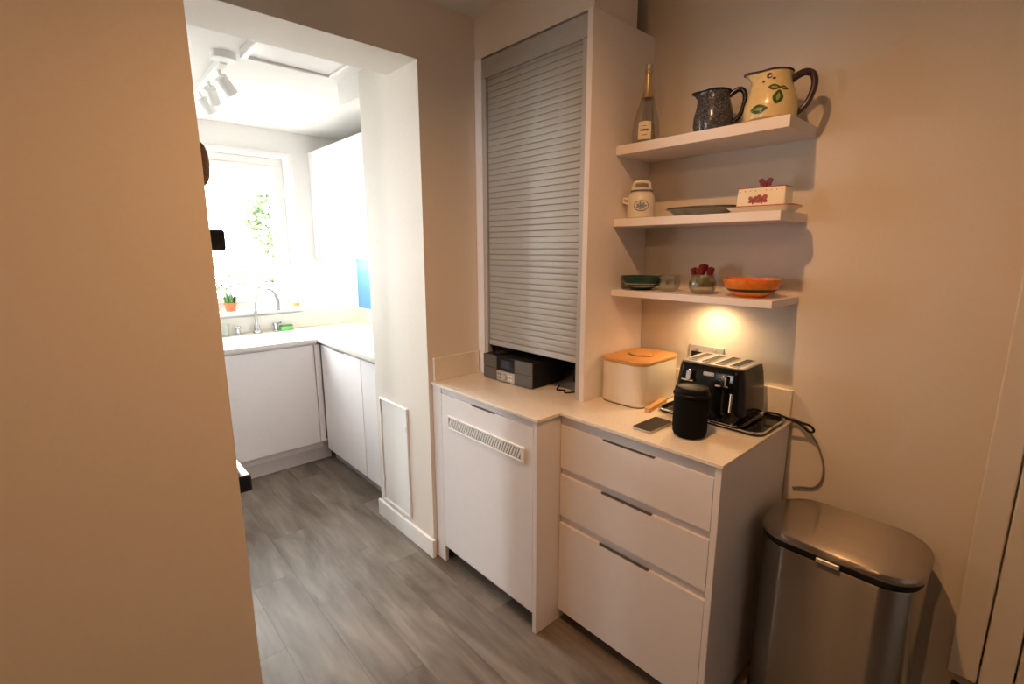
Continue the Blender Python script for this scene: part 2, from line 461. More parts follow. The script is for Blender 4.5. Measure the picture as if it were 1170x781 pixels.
floor = struct(obj('floor', B(-4.0, XR, YN, YB, -0.08, -0.0025), M['seam']), 'grey brown wood effect vinyl plank floor')
PL, PW = 1.22, 0.178
plank_mesh = {}
row = 0; y = YN
while y < YB - 0.01:
    y1 = min(y + PW, YB)
    x = -4.0 - random.random() * PL * 0.9
    while x < XR:
        a, b_ = max(x, -4.0), min(x + PL, XR)
        if b_ - a > 0.02 and not (b_ < -2.1 and y1 < -0.35):
            key = (round(b_ - a, 4), round(y1 - y, 4))
            if key in plank_mesh:
                o = bpy.data.objects.new('plank', plank_mesh[key]); COL.objects.link(o)
            else:
                L_, W_ = b_ - a, y1 - y
                o = obj('plank', B(-L_ / 2 + 0.0003, L_ / 2 - 0.0003, -W_ / 2 + 0.0003, W_ / 2 - 0.0003, -0.0025, 0.0), M['floor'])
                plank_mesh[key] = o.data
            o.parent = floor; o.location = ((a + b_) / 2, (y + y1) / 2, 0)
        x += PL
    y = y1

# walls
struct(obj('wall_left', boxes([(-1.51, XJ, YN, -1.02, 0, CEIL), (-1.51, XJ, -1.02, -0.45, 2.02, CEIL), (-1.51, XJ, -0.45, 0.284, 0, CEIL)]), M['wall']), 'warm beige painted wall in the left foreground')  # out-of-view gap added so passage daylight reaches the drawers
struct(obj('wall_header', boxes([(-2.16, XW, YN, 1.195, 2.30, CEIL), (XW, -1.511, 0.10, 0.22, 1.97, CEIL)]), M['wall']), 'painted header over the kitchen opening plus unseen light blocking lintel')  # second box: unseen lintel added to shade the boxing above the shutter
struct(obj('wall_pillar', boxes([(-2.445, XW, 1.195, KYB + 0.12, 0, CEIL)]), M['wall']), 'thick painted wall pier between opening and worktop')
struct(obj('wall_back', boxes([(XW, XR + 0.1, YB, YB + 0.12, 0, CEIL)]), M['wall']), 'beige painted wall behind the shelves and bin')
struct(obj('wall_right', boxes([(XR, XR + 0.1, YN, YB, 0, CEIL)]), M['wall']), 'beige painted wall to the right of the viewer')
struct(obj('wall_near', boxes([(XJ, XR + 0.1, YN - 0.1, YN, 0, CEIL)]), M['wall']), 'beige painted wall behind the viewer')
struct(obj('wall_added_divider', boxes([(-2.19, -2.16, YN, 0.30, 0, CEIL)]), M['wall']), 'unseen wall added to keep passage daylight out of the kitchen')  # unseen divider, stops the added door lighting the kitchen
struct(obj('wall_added_end', boxes([(-2.19, -2.10, YN - 0.1, YN, 0, CEIL), (-1.56, XJ, YN - 0.1, YN, 0, CEIL), (-2.10, -1.56, YN - 0.1, YN, 2.10, CEIL)]), M['wall']), 'unseen painted wall around the added daylight door')
dr = struct(bpy.data.objects.new('door_added', None), 'unseen half glazed door added for daylight in the passage'); COL.objects.link(dr)  # unseen door added to bring daylight onto pier, fridge and drawers
dr.location = (-1.83, YN - 0.05, 0)
obj('leaf', boxes([(-2.095, -1.565, YN - 0.07, YN - 0.03, 0.005, 1.15), (-2.095, -2.065, YN - 0.07, YN - 0.03, 1.15, 2.095), (-1.755, -1.565, YN - 0.07, YN - 0.03, 1.15, 2.095), (-2.065, -1.755, YN - 0.07, YN - 0.03, 1.97, 2.095)]), M['trim'], dr)
obj('pane', B(-2.065, -1.755, YN - 0.053, YN - 0.047, 1.15, 1.97), M['glass'], dr)
obj('handle', tube([(-1.60, YN - 0.02, 1.0), (-1.70, YN - 0.015, 1.0)], 0.009, 8), M['chrome'], dr, True)
struct(obj('ceiling', boxes([(-2.16, XR + 0.1, YN - 0.1, YB + 0.12, CEIL, CEIL + 0.1)]), M['ceil']), 'off white ceiling of the near room')
struct(obj('ceiling_kitchen', boxes([(XL - 0.25, -2.16, -0.45, KYB + 0.12, KCEIL, KCEIL + 0.1)]), M['ceil']), 'white ceiling of the kitchen')
WY0, WY1, WZ0, WZ1 = 0.24, 1.34, 1.075, 2.20
struct(obj('wall_window', boxes([(XL - 0.25, XL, -0.45, WY0, 0, KCEIL), (XL - 0.25, XL, WY1, KYB, 0, KCEIL), (XL - 0.25, XL, WY0, WY1, 0, WZ0 - 0.03), (XL - 0.25, XL, WY0, WY1, WZ1, KCEIL)]), M['kwall']), 'white kitchen wall around the window')
struct(obj('wall_kitchen_back', boxes([(XL - 0.25, -2.445, KYB, KYB + 0.12, 0, KCEIL)]), M['kwall']), 'white kitchen wall behind the cabinets')
VX0, VX1, VZ0, VZ1 = -3.90, -3.58, 1.20, 2.10
struct(obj('wall_kitchen_side', boxes([(XL, VX0, -0.45, -0.35, 0, KCEIL), (VX1, -2.16, -0.45, -0.35, 0, KCEIL), (VX0, VX1, -0.45, -0.35, 0, VZ0), (VX0, VX1, -0.45, -0.35, VZ1, KCEIL)]), M['kwall']), 'white kitchen side wall behind the tall oven unit')
struct(obj('trim_1', boxes([(XW, -1.215, 1.50, 1.76, 2.362, CEIL)]), M['wall']), 'painted boxing above the roller shutter cabinet')
struct(obj('trim_2', boxes([(-2.69, -2.445, 1.195, KYB, 2.272, KCEIL)]), M['kwall']), 'white boxing under the kitchen ceiling beside the pier')
struct(obj('baseboard_pillar', boxes([(-2.46, XW + 0.014, 1.179, 1.195, 0, 0.098), (XW, XW + 0.014, 1.195, 1.2, 0, 0.098)], 0.003), M['trim']), 'white skirting board on the pier in the opening')
struct(obj('baseboard_back', B(-0.50, XR, YB - 0.014, YB, 0, 0.1, bevel=0.003), M['trim']), 'white skirting board behind the steel bin')

# window
win = struct(bpy.data.objects.new('window_1', None), 'white framed kitchen window with bright daylight'); COL.objects.link(win)
win.location = (XL - 0.12, 0.79, WZ0)
F0, F1 = XL - 0.18, XL - 0.11
def frame_part(y0, y1, z0, z1, name='window_frame', x0=F0, x1=F1):
    return obj(name, B(x0, x1, y0, y1, z0, z1, bevel=0.004), M['trim'], win)
frame_part(WY0, WY1, WZ1 - 0.055, WZ1); frame_part(WY0, WY1, WZ0, WZ0 + 0.055)
frame_part(WY0, WY0 + 0.055, WZ0 + 0.055, WZ1 - 0.055); frame_part(WY1 - 0.055, WY1, WZ0 + 0.055, WZ1 - 0.055)
MUL = 0.70
frame_part(MUL - 0.03, MUL + 0.03, WZ0 + 0.055, WZ1 - 0.055, 'mullion')
for a, b_ in ((WY0 + 0.055, MUL - 0.03), (MUL + 0.03, WY1 - 0.055)):
    for q in ((a, b_, WZ1 - 0.10, WZ1 - 0.055), (a, b_, WZ0 + 0.055, WZ0 + 0.10), (a, a + 0.04, WZ0 + 0.10, WZ1 - 0.10), (b_ - 0.04, b_, WZ0 + 0.10, WZ1 - 0.10)):
        frame_part(*q, name='sash', x0=F0 + 0.008, x1=F1 + 0.012)
    obj('pane', B(F0 + 0.03, F0 + 0.036, a + 0.036, b_ - 0.036, WZ0 + 0.096, WZ1 - 0.096), M['glass'], win)
obj('window_sill', B(XL - 0.115, XL + 0.03, WY0 - 0.02, WY1 + 0.03, WZ0 - 0.03, WZ0, bevel=0.004), M['trim'], win)
for q in ((WY1, WY1 + 0.035, WZ0, WZ1 + 0.03), (WY0 - 0.035, WY0, WZ0, WZ1 + 0.03), (WY0, WY1, WZ1, WZ1 + 0.03)):
    obj('casing', B(XL, XL + 0.014, *q, bevel=0.003), M['trim'], win)

win2 = struct(bpy.data.objects.new('window_added', None), 'small unseen side window of the kitchen added for daylight'); COL.objects.link(win2)  # unseen window added to brighten the kitchen right run
win2.location = ((VX0 + VX1) / 2, -0.40, VZ0)
for q in ((VX0, VX1, VZ1 - 0.05, VZ1), (VX0, VX1, VZ0, VZ0 + 0.05), (VX0, VX0 + 0.05, VZ0 + 0.05, VZ1 - 0.05), (VX1 - 0.05, VX1, VZ0 + 0.05, VZ1 - 0.05)):
    obj('window_frame', B(q[0], q[1], -0.43, -0.37, q[2], q[3], bevel=0.004), M['trim'], win2)
for a, b_ in ((VX0 + 0.048, VX1 - 0.048),):
    obj('pane', B(a, b_, -0.403, -0.397, VZ0 + 0.048, VZ1 - 0.048), M['glass'], win2)

# ------------------------------------------------------------------ outside
struct(obj('ground_outside', boxes([(-16, XL - 0.3, -9, 11, -0.4, -0.3), (XL - 0.3, -2.2, -9, -0.5, -0.4, -0.3), (-2.2, 3, -9, -2.55, -0.4, -0.3)]), M['grass']), 'pale paving outside the kitchen window')
def bush(name, label, c, sx, sy, sz, n_leaf, trunk_h, cat='tree'):
    t = thing(name, label, cat, (c[0], c[1], -0.3))
    bm = tube(smooth_path([(c[0], c[1], -0.3), (c[0] + 0.03, c[1] + 0.05, trunk_h * 0.5), (c[0], c[1] - 0.02, trunk_h)], 4), [0.09 - 0.05 * k / 8 for k in range(9)], 8)
    obj('trunk', bm, M['bark'], t, True)
    rnd = random.Random(hash(name) % 1000 if False else len(label)); bm = bmesh.new()
    for k in range(n_leaf):
        while True:
            p = Vector((rnd.uniform(-1, 1), rnd.uniform(-1, 1), rnd.uniform(-1, 1)))
            if 0.3 < p.length < 1: break
        p = Vector((c[0] + p.x * sx, c[1] + p.y * sy, c[2] + p.z * sz))
        d = Vector((rnd.gauss(0, 1), rnd.gauss(0, 1), rnd.gauss(0, 0.6))).normalized(); s = d.cross(Vector((0.2, 0.1, 1))).normalized()
        L_, W_ = rnd.uniform(0.08, 0.14), rnd.uniform(0.03, 0.05); nn = d.cross(s) * 0.012
        vs = [bm.verts.new(q) for q in (p, p + d * L_ * 0.5 + s * W_ + nn, p + d * L_, p + d * L_ * 0.5 - s * W_ + nn)]
        bm.faces.new((vs[0], vs[1], vs[2])); bm.faces.new((vs[0], vs[2], vs[3]))
    o = obj('foliage', bm, M['leaf'], t); o['kind'] = 'stuff'
    return t
bush('garden_tree', 'leafy green tree in the garden beyond the kitchen window', (-7.4, 2.22, 1.92), 0.7, 0.34, 0.5, 700, 1.7)
bush('garden_shrub', 'low pale green shrub in the garden beyond the kitchen window', (-8.6, 1.75, 0.75), 0.7, 0.9, 0.6, 1300, 0.6, 'shrub')

# ------------------------------------------------------------------ kitchen (behind the opening)
# base cabinets under the sink
c = thing('sink_cabinet', 'white handleless base cabinet under the sink', 'cabinet', (-3.7, 0.88, 0))
obj('body', boxes([(-3.985, -3.425, 0.52, 1.235, 0.10, 0.69)]), M['carc'], c)
obj('door', B(-3.423, -3.40, 0.53, 1.213, 0.148, 0.868, bevel=0.002), M['cab'], c)
obj('rail', B(-3.425, -3.405, 0.52, 1.235, 0.870, 0.8885), M['rail'], c)
obj('corner_post', B(-3.425, -3.40, 1.219, 1.257, 0.148, 0.868, bevel=0.001), M['cab'], c)
obj('plinth', B(-3.46, -3.445, 0.52, 1.30, 0.001, 0.145), M['kplinth'], c)
c = thing('sink_side_cabinet', 'white base cabinet left of the sink cabinet behind the wall edge', 'cabinet', (-3.7, 0.2, 0))
obj('body', boxes([(-3.985, -3.425, -0.10, 0.515, 0.10, 0.866)]), M['carc'], c)
obj('door', B(-3.423, -3.40, -0.095, 0.525, 0.148, 0.868, bevel=0.002), M['cab'], c)
obj('rail', B(-3.425, -3.405, -0.10, 0.515, 0.870, 0.8885), M['rail'], c)
obj('plinth', B(-3.46, -3.445, -0.10, 0.515, 0.001, 0.145), M['kplinth'], c)
# right run
for nm, lab, x0, x1 in (('base_cabinet', 'white base cabinet in the kitchen corner right of the sink', -3.397, -2.77), ('base_cabinet', 'narrow white base cabinet half hidden by the pier', -2.768, -2.452)):
    c = thing(nm, lab, 'cabinet', ((x0 + x1) / 2, 1.55, 0), group='base cabinets on the kitchen right run')
    obj('body', B(x0, x1, 1.285, 1.845, 0.09, 0.866), M['carc'], c)
    d = obj('door', B(x0 + 0.003, x1 - 0.002, 1.262, 1.283, 0.09, 0.862, bevel=0.002), M['cab'], c)
    obj('handle_lip', B(max(x0 + 0.2, x0 + (x1 - x0) * 0.25), x0 + (x1 - x0) * 0.62, 1.259, 1.264, 0.858, 0.8625), M['notch'], d)
    obj('rail', B(x0, x1, 1.268, 1.285, 0.868, 0.8885), M['rail'], c)
    obj('plinth', B(x0, x1, 1.315, 1.33, 0.001, 0.088), M['plinth'], c)
# worktop with a sink cut-out
SX0, SX1, SY0, SY1 = -3.88, -3.48, 0.66, 1.16
kt = obj('kitchen_worktop', boxes([(-3.998, SX0, -0.10, KYB - 0.002, 0.89, 0.91), (SX1, -3.375, -0.10, KYB - 0.002, 0.89, 0.91), (SX0, SX1, -0.10, SY0, 0.89, 0.91), (SX0, SX1, SY1, KYB - 0.002, 0.89, 0.91), (-3.375, -2.447, 1.238, KYB - 0.002, 0.89, 0.91)]), M['ktop'])
tag(kt, 'pale quartz corner worktop around the kitchen sink', 'worktop')
up = thing('kitchen_upstand', 'pale quartz upstand along the kitchen walls above the worktop', 'upstand', (-3.99, 1.84, 0.91))
obj('window_side', B(-3.998, -3.984, -0.10, KYB - 0.002, 0.9105, 1.03, bevel=0.002), M['ktop'], up)
obj('cabinet_side', B(-3.983, -2.447, KYB - 0.016, KYB - 0.002, 0.9105, 1.03, bevel=0.002), M['ktop'], up)
# sink
s = thing('sink', 'white inset kitchen sink set into the worktop', 'sink', (-3.68, 0.91, 0.70))
obj('basin', boxes([(SX0 + .001, SX1 - .001, SY0 + .001, SY1 - .001, 0.70, 0.712), (SX0 + .001, SX0 + 0.012, SY0 + .001, SY1 - .001, 0.712, 0.908), (SX1 - 0.012, SX1 - .001, SY0 + .001, SY1 - .001, 0.712, 0.908), (SX0 + 0.012, SX1 - 0.012, SY0 + .001, SY0 + 0.012, 0.712, 0.908), (SX0 + 0.012, SX1 - 0.012, SY1 - 0.012, SY1 - .001, 0.712, 0.908)]), M['white'], s)
obj('drain', lathe([(0, 0.7125), (0.04, 0.7125), (0.042, 0.716), (0.036, 0.718), (0, 0.715)], 20, (-3.68, 0.91, 0)), M['chrome'], s, True)
# tap
t = thing('kitchen_tap', 'chrome swan neck mixer tap behind the sink', 'tap', (-3.935, 1.005, 0.91))
obj('base', lathe([(0, 0), (0.032, 0), (0.032, 0.01), (0.022, 0.02), (0.019, 0.06), (0, 0.06)], 20), M['tapmetal'], t, True, True)
sp = [(0, 0, 0.05), (0, 0, 0.17), (0, 0.01, 0.25), (0.03, 0.045, 0.315), (0.075, 0.09, 0.32), (0.105, 0.125, 0.27), (0.11, 0.13, 0.17)]
obj('spout', tube(smooth_path(sp, 6), 0.011, 12), M['tapmetal'], t, True, True)
for s_ in (-1, 1):
    hv = obj('valve', lathe([(0, 0), (0.024, 0), (0.024, 0.008), (0.014, 0.014), (0.014, 0.045), (0.02, 0.05), (0.02, 0.062), (0, 0.066)], 16, (0, 0.13 * s_, 0)), M['tapmetal'], t, True, True)
    obj('lever', tube([(0, 0.13 * s_, 0.057), (0.06, 0.13 * s_ + 0.02 * s_, 0.07)], 0.007, 8), M['tapmetal'], hv, True, True)
# splashback, wall cabinets
tag(obj('splashback', B(-3.998, -2.447, KYB - 0.009, KYB - 0.002, 1.031, 1.452), M['blue']), 'bright blue glass splashback panel under the wall cabinets', 'splashback')
for lab, x0, x1 in (('large white wall cabinet next to the kitchen window', -3.997, -3.065), ('white wall cabinet mostly hidden behind the pier', -3.062, -2.70)):
    c = thing('wall_cabinet', lab, 'cabinet', ((x0 + x1) / 2, 1.67, 1.455), group='wall cabinets above the blue splashback')
    obj('body', B(x0, x1, 1.522, KYB - 0.003, 1.455, 2.252), M['carc'], c)
    obj('door', B(x0 + 0.002, x1 - 0.002, 1.50, 1.52, 1.455, 2.252, bevel=0.002), M['cab'], c)
t = thing('cabinet_light_strip', 'slim warm light strip under the large kitchen wall cabinet', 'light', (-3.53, 1.78, 1.455))
obj('channel', B(-3.95, -3.11, 1.765, 1.795, 1.448, 1.4545), M['silver'], t)
eml = mat('strip_diffuser', (1, 0.9, 0.7), 0.4); b = nodes(eml)[2]
b.inputs['Emission Color'].default_value = (1.0, 0.84, 0.52, 1); b.inputs['Emission Strength'].default_value = 90.0
obj('diffuser', B(-3.945, -3.115, 1.768, 1.792, 1.445, 1.4478), eml, t)
# things by the sink
t = thing('potted_succulent', 'small green succulent in an orange red pot on the window sill', 'plant', (-4.04, 0.868, WZ0))
obj('pot', lathe([(0, 0), (0.030, 0), (0.040, 0.05), (0.044, 0.05), (0.044, 0.062), (0.037, 0.062), (0.036, 0.05), (0, 0.05)], 20), M['terracotta'], t, True, True)
obj('soil', lathe([(0, 0.052), (0.036, 0.051)], 16), M['soil'], t, True, True)
rnd = random.Random(3)
for k in range(9):
    a = 2 * PI * k / 9; r0 = 0.012 if k % 2 else 0.024; hh = 0.07 + 0.02 * rnd.random()
    p = [(r0 * math.cos(a), r0 * math.sin(a), 0.05), (r0 * 1.25 * math.cos(a), r0 * 1.25 * math.sin(a), 0.05 + hh * 0.5), (r0 * 1.7 * math.cos(a), r0 * 1.7 * math.sin(a), 0.05 + hh)]
    obj('leaf', tube(smooth_path(p, 3), [0.009, 0.011, 0.012, 0.011, 0.010, 0.007, 0.002], 7), M['cactus'], t, True, True)
t = thing('soap_bottle', 'pale soap bottle with amber band beside the kitchen window', 'bottle', (-3.985, 1.315, WZ0))
obj('body', lathe([(0, 0), (0.024, 0), (0.026, 0.006), (0.026, 0.065), (0.012, 0.085), (0.012, 0.095), (0, 0.095)], 20), M['soap'], t, True, True)
obj('band', lathe([(0.0263, 0.012), (0.0268, 0.012), (0.0268, 0.034), (0.0263, 0.034)], 20), M['amber'], t, True, True)
obj('pump', tube(smooth_path([(0, 0, 0.095), (0, 0, 0.118), (0.008, 0, 0.124), (0.032, 0, 0.118)], 3), 0.004, 8), M['white'], t, True, True)
t = thing('washing_up_sponge', 'green sponge on the worktop right of the tap', 'sponge', (-3.93, 1.21, 0.91))
obj('pad', rloft(0, 0, 0.06, 0.09, 0.012, [(0, 0.002), (0.003, 0), (0.028, 0), (0.031, 0.002)]), M['sponge'], t, True, True)
obj('scourer', rloft(0, 0, 0.06, 0.09, 0.012, [(0.031, 0.001), (0.038, 0.001)]), M['cactus'], t, True, True)
t = thing('drinking_glass', 'clear tumbler on the worktop left of the tap', 'glass', (-3.93, 0.79, 0.91))
obj('wall', lathe([(0, 0), (0.028, 0), (0.033, 0.09), (0.031, 0.09), (0.026, 0.008), (0, 0.008)], 20), M['jarglass'], t, True, True)

# ceiling spotlight bar
t = thing('spotlight_bar', 'white ceiling spotlight bar with adjustable heads', 'light', (-2.85, 0.655, KCEIL))
obj('bar', B(-3.30, -2.66, 0.633, 0.667, KCEIL - 0.035, KCEIL, bevel=0.004), M['white'], t)
obj('mount', rloft(-2.63, 0.645, 0.09, 0.10, 0.03, [(KCEIL - 0.03, 0.003), (KCEIL - 0.027, 0), (KCEIL, 0)]), M['white'], t, True)
for k, (xx, dx, dy) in enumerate(((-2.76, -0.02, 0.05), (-2.98, -0.06, 0.03), (-3.20, -0.01, 0.045))):
    a = Vector((xx, 0.655, KCEIL - 0.065)); d3 = Vector((dx, dy, -0.06)).normalized()
    hd = obj('spot_head', tube([a, a + d3 * 0.082], 0.028, 16), M['white'], t, True)
    obj('stem', tube([(xx, 0.65, KCEIL - 0.035), a + d3 * 0.02], 0.008, 8), M['white'], hd, True)
    obj('lens', tube([a + d3 * 0.0821, a + d3 * 0.0835], 0.022, 16), M['silver'], hd, True)
# shallow ceiling hatch
t = thing('ceiling_hatch', 'white framed access hatch in the kitchen ceiling', 'hatch', (-2.36, 0.89, KCEIL))
obj('panel', B(-2.50, -2.20, 0.71, 1.07, KCEIL - 0.03, KCEIL - 0.001), M['trim'], t)
for q in ((-2.525, -2.50, 0.685, 1.095), (-2.20, -2.18, 0.685, 1.095), (-2.50, -2.20, 0.685, 0.71), (-2.50, -2.20, 1.07, 1.095)):
    obj('frame', B(*q, KCEIL - 0.042, KCEIL - 0.001, bevel=0.003), M['trim'], t)

# tall oven tower just behind the wall edge: only its pulls stand clear of the wall
t = thing('oven_tower', 'tall kitchen unit with dark pulls peeping past the wall edge', 'cabinet', (-2.35, 0.08, 0))
obj('body', B(-2.50, -2.20, -0.25, 0.362, 0.08, 2.25), M['carc'], t)
obj('plinth', B(-2.50, -2.20, -0.25, 0.31, 0.001, 0.079), M['plinth'], t)
for z0, z1 in ((0.085, 0.70), (0.705, 1.30), (1.305, 1.70), (1.705, 2.25)):
    obj('door', B(-2.495, -2.205, 0.363, 0.384, z0, z1, bevel=0.002), M['black'] if 0.7 < z0 < 1.4 else M['cab'], t)
def pull(x0, x1, yy, z0, z1, mt, endmat):
    p = obj('pull', B(x0, x1 - 0.012, yy - 0.032, yy, z0, z1, bevel=0.006), mt, t)
    obj('end_cap', B(x1 - 0.012, x1, yy - 0.062, yy + 0.002, z0 - 0.045, z1, bevel=0.006), endmat, p)
    for xx in (x0 + 0.05, x1 - 0.08):
        obj('standoff', B(xx, xx + 0.02, 0.385, yy - 0.034, z0 + 0.002, z1 - 0.004), endmat, p)
pull(-2.48, -2.22, 0.482, 0.535, 0.563, M['silver'], M['blackmat'])
pull(-2.48, -2.22, 0.484, 1.565, 1.60, M['blackmat'], M['blackmat'])
p = obj('brown_pull', tube(smooth_path([(-2.22, 0.39, 1.915), (-2.22, 0.428, 1.90), (-2.22, 0.437, 1.84), (-2.22, 0.428, 1.785), (-2.22, 0.39, 1.77)], 5), 0.010, 10, flat=2.2), M['wood'], t, True)  # brown stands in for the wall mirrored in a chrome bar

# ------------------------------------------------------------------ access panel on the pier
t = thing('access_panel', 'white painted access panel low on the pier', 'panel', (-2.245, 1.19, 0.125))
PX0, PX1, PZ0, PZ1 = -2.392, -2.10, 0.122, 0.728
obj('door', B(PX0 + 0.014, PX1 - 0.014, 1.1885, 1.1945, PZ0 + 0.014, PZ1 - 0.014, bevel=0.001), M['kwall'], t)
for q in ((PX0, PX1, PZ1 - 0.012, PZ1), (PX0, PX1, PZ0, PZ0 + 0.012), (PX0, PX0 + 0.012, PZ0 + 0.012, PZ1 - 0.012), (PX1 - 0.012, PX1, PZ0 + 0.012, PZ1 - 0.012)):
    obj('frame', B(q[0], q[1], 1.183, 1.1945, q[2], q[3], bevel=0.002), M['trim'], t)
for zz in (0.25, 0.62):
    obj('hinge', B(PX0 + 0.011, PX0 + 0.022, 1.1815, 1.188, zz - 0.018, zz + 0.018, bevel=0.002), M['trim'], t)
obj('catch', B(PX1 - 0.024, PX1 - 0.012, 1.1815, 1.188, 0.60, 0.63, bevel=0.002), M['trim'], t)

# ------------------------------------------------------------------ counter run with roller shutter cabinet
# integrated appliance
AF = 1.215
t = thing('integrated_fridge', 'white built-in fridge unit with a ventilation grille under the worktop', 'appliance', (-1.52, 1.5, 0))
obj('body', boxes([(-1.828, -1.2185, AF + 0.022, 1.87, 0.10, 0.866)]), M['carc'], t)
xs0, xs1 = -1.826, -1.2225
out = [(xs0, 0.088), (xs1, 0.088), (xs1, 0.868), (-1.44, 0.868), (-1.445, 0.862), (-1.60, 0.862), (-1.605, 0.868), (xs0, 0.868)]
d = obj('door', prism(out, AF, AF + 0.021, 'y'), M['cab'], t)
obj('handle_lip', B(-1.60, -1.445, AF + 0.002, AF + 0.008, 0.8622, 0.8665), M['notch'], d)
obj('rail', B(-1.828, -1.2185, AF + 0.004, AF + 0.0205, 0.8695, 0.8965), M['rail'], t)
obj('left_filler', B(-1.897, -1.829, AF, AF + 0.02, 0.001, 0.8965, bevel=0.001), M['cab'], t)
obj('end_panel', B(-1.2175, -1.1965, AF - 0.003, 1.87, 0.001, 0.8965, bevel=0.001), M['cab'], t)
obj('plinth', B(-1.828, -1.2185, AF + 0.07, AF + 0.085, 0.001, 0.098), M['dark'], t)
obj('kick_strip', B(-1.76, -1.235, AF + 0.012, AF + 0.02, 0.070, 0.086), M['kplinth'], t)
g = thing('ventilation_grille', 'off white slotted ventilation grille on the fridge door', 'grille', (-1.518, AF, 0.745))
GX0, GX1, GZ0, GZ1 = -1.772, -1.264, 0.713, 0.776
obj('backing', B(GX0 + 0.008, GX1 - 0.008, AF - 0.002, AF - 0.0005, GZ0 + 0.008, GZ1 - 0.008), M['grillegrey'], g)
for q in ((GX0, GX1, GZ1 - 0.008, GZ1), (GX0, GX1, GZ0, GZ0 + 0.008), (GX0, GX0 + 0.008, GZ0 + 0.008, GZ1 - 0.008), (GX1 - 0.020, GX1, GZ0 + 0.008, GZ1 - 0.008)):
    obj('frame', B(q[0], q[1], AF - 0.007, AF - 0.0005, q[2], q[3], bevel=0.001), M['white'], g)
sl = None; NS = 32
for k in range(NS):
    xx = GX0 + 0.010 + (GX1 - GX0 - 0.032) * (k + 0.5) / NS
    if sl is None:
        sl = obj('slat', prism([(-0.0145, -0.0235), (-0.0065, -0.0235), (0.0145, 0.0235), (0.0065, 0.0235)], -0.0055, -0.002, 'y'), M['white'], g, local=True); o = sl
    else:
        o = sl.copy(); COL.objects.link(o); o.parent = g
    o.location = (xx - g.location.x, 0, 0)

# drawer unit
DF = 1.34
t = thing('drawer_unit', 'white handleless three drawer base unit at the counter end', 'drawers', (-0.89, 1.6, 0))
obj('body', B(-1.194, -0.587, DF + 0.022, 1.86, 0.06, 0.866), M['carc'], t)
obj('end_panel', B(-0.585, -0.565, DF - 0.004, 1.875, 0.001, 0.8965, bevel=0.001), M['cab'], t)
obj('plinth', B(-1.194, -0.587, DF + 0.07, DF + 0.085, 0.001, 0.058), M['plinth'], t)
obj('rail', B(-1.194, -0.587, DF + 0.004, DF + 0.021, 0.8585, 0.8965), M['rail'], t)
for z0, z1 in ((0.683, 0.857), (0.480, 0.653), (0.052, 0.446)):
    x0, x1 = -1.193, -0.589
    out = [(x0, z0), (x1, z0), (x1, z1), (-0.785, z1), (-0.789, z1 - 0.006), (-0.997, z1 - 0.006), (-1.001, z1), (x0, z1)]
    d = obj('drawer', prism(out, DF, DF + 0.021, 'y'), M['cab'], t)
    obj('handle_lip', B(-0.996, -0.790, DF + 0.001, DF + 0.010, z1 - 0.0058, z1 - 0.001), M['notch'], d)
for z0, z1 in ((0.655, 0.681), (0.448, 0.478)):
    obj('rail', B(-1.194, -0.587, DF + 0.009, DF + 0.0205, z0, z1), M['rail'], t)

# worktop
WT = [(-1.898, 1.207), (-1.190, 1.207), (-1.190, 1.330), (-0.560, 1.330), (-0.560, 1.888), (-1.898, 1.888)]
tag(obj('counter_worktop', prism(WT, 0.897, 0.91, 'z', bevel=0.0015), M['top']), 'stepped cream speckled quartz worktop above fridge and drawers', 'worktop')
u = thing('counter_upstand', 'low cream quartz upstand around the stepped worktop', 'upstand', (-1.2, 1.88, 0.91))
obj('wall_side', B(XW + 0.001, XW + 0.015, 1.222, 1.488, 0.9105, 1.022, bevel=0.0015), M['top'], u)
obj('back_side', B(-1.2085, -0.568, YB - 0.016, YB - 0.001, 0.9105, 1.022, bevel=0.0015), M['top'], u)

# roller shutter cabinet
RY = 1.495
t = thing('roller_shutter_cabinet', 'tall white counter cabinet with a grey roller shutter partly raised', 'cabinet', (-1.55, 1.7, 0.9105))
obj('side_panel', B(-1.236, -1.211, RY - 0.005, YB - 0.002, 0.9105, 2.36, bevel=0.001), M['cab'], t)
obj('side_panel', B(XW + 0.001, -1.848, RY, YB - 0.002, 0.9105, 2.36, bevel=0.001), M['cab'], t)
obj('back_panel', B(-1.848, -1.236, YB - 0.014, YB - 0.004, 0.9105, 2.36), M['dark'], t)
obj('top_panel', B(-1.848, -1.236, RY + 0.03, YB - 0.015, 2.335, 2.36), M['cab'], t)
obj('shutter_guide', B(-1.847, -1.822, RY + 0.001, RY + 0.03, 0.9105, 2.272, bevel=0.002), M['steel'], t)
obj('shutter_guide', B(-1.262, -1.237, RY + 0.001, RY + 0.03, 0.9105, 2.272, bevel=0.002), M['steel'], t)
obj('shutter_box', B(-1.847, -1.237, RY + 0.001, RY + 0.03, 2.273, 2.352, bevel=0.002), M['steel'], t)
PITCH = 0.0255; ZB = 1.062
prof = [(0.010, 0.0), (0.0022, 0.0004), (0.0004, 0.0022), (-0.0003, 0.008), (-0.0003, 0.017), (0.0004, 0.0232), (0.0022, 0.0250), (0.010, 0.0254)]
sm = None
nsl = int((2.272 - ZB - 0.03) / PITCH) + 1
for k in range(nsl):
    if sm is None:
        sm = obj('slat', prism([(RY + 0.014 + a - t.location.y, b_) for a, b_ in prof], -1.8205 - t.location.x, -1.2635 - t.location.x, 'x'), M['slat'], t, smooth=True, local=True); o = sm
    else:
        o = sm.copy(); COL.objects.link(o); o.parent = t
    o.location = (0, 0, ZB + 0.028 + k * PITCH - t.location.z)
obj('bottom_bar', B(-1.8205, -1.2635, RY + 0.008, RY + 0.026, ZB, ZB + 0.027, bevel=0.003), M['steel'], t)

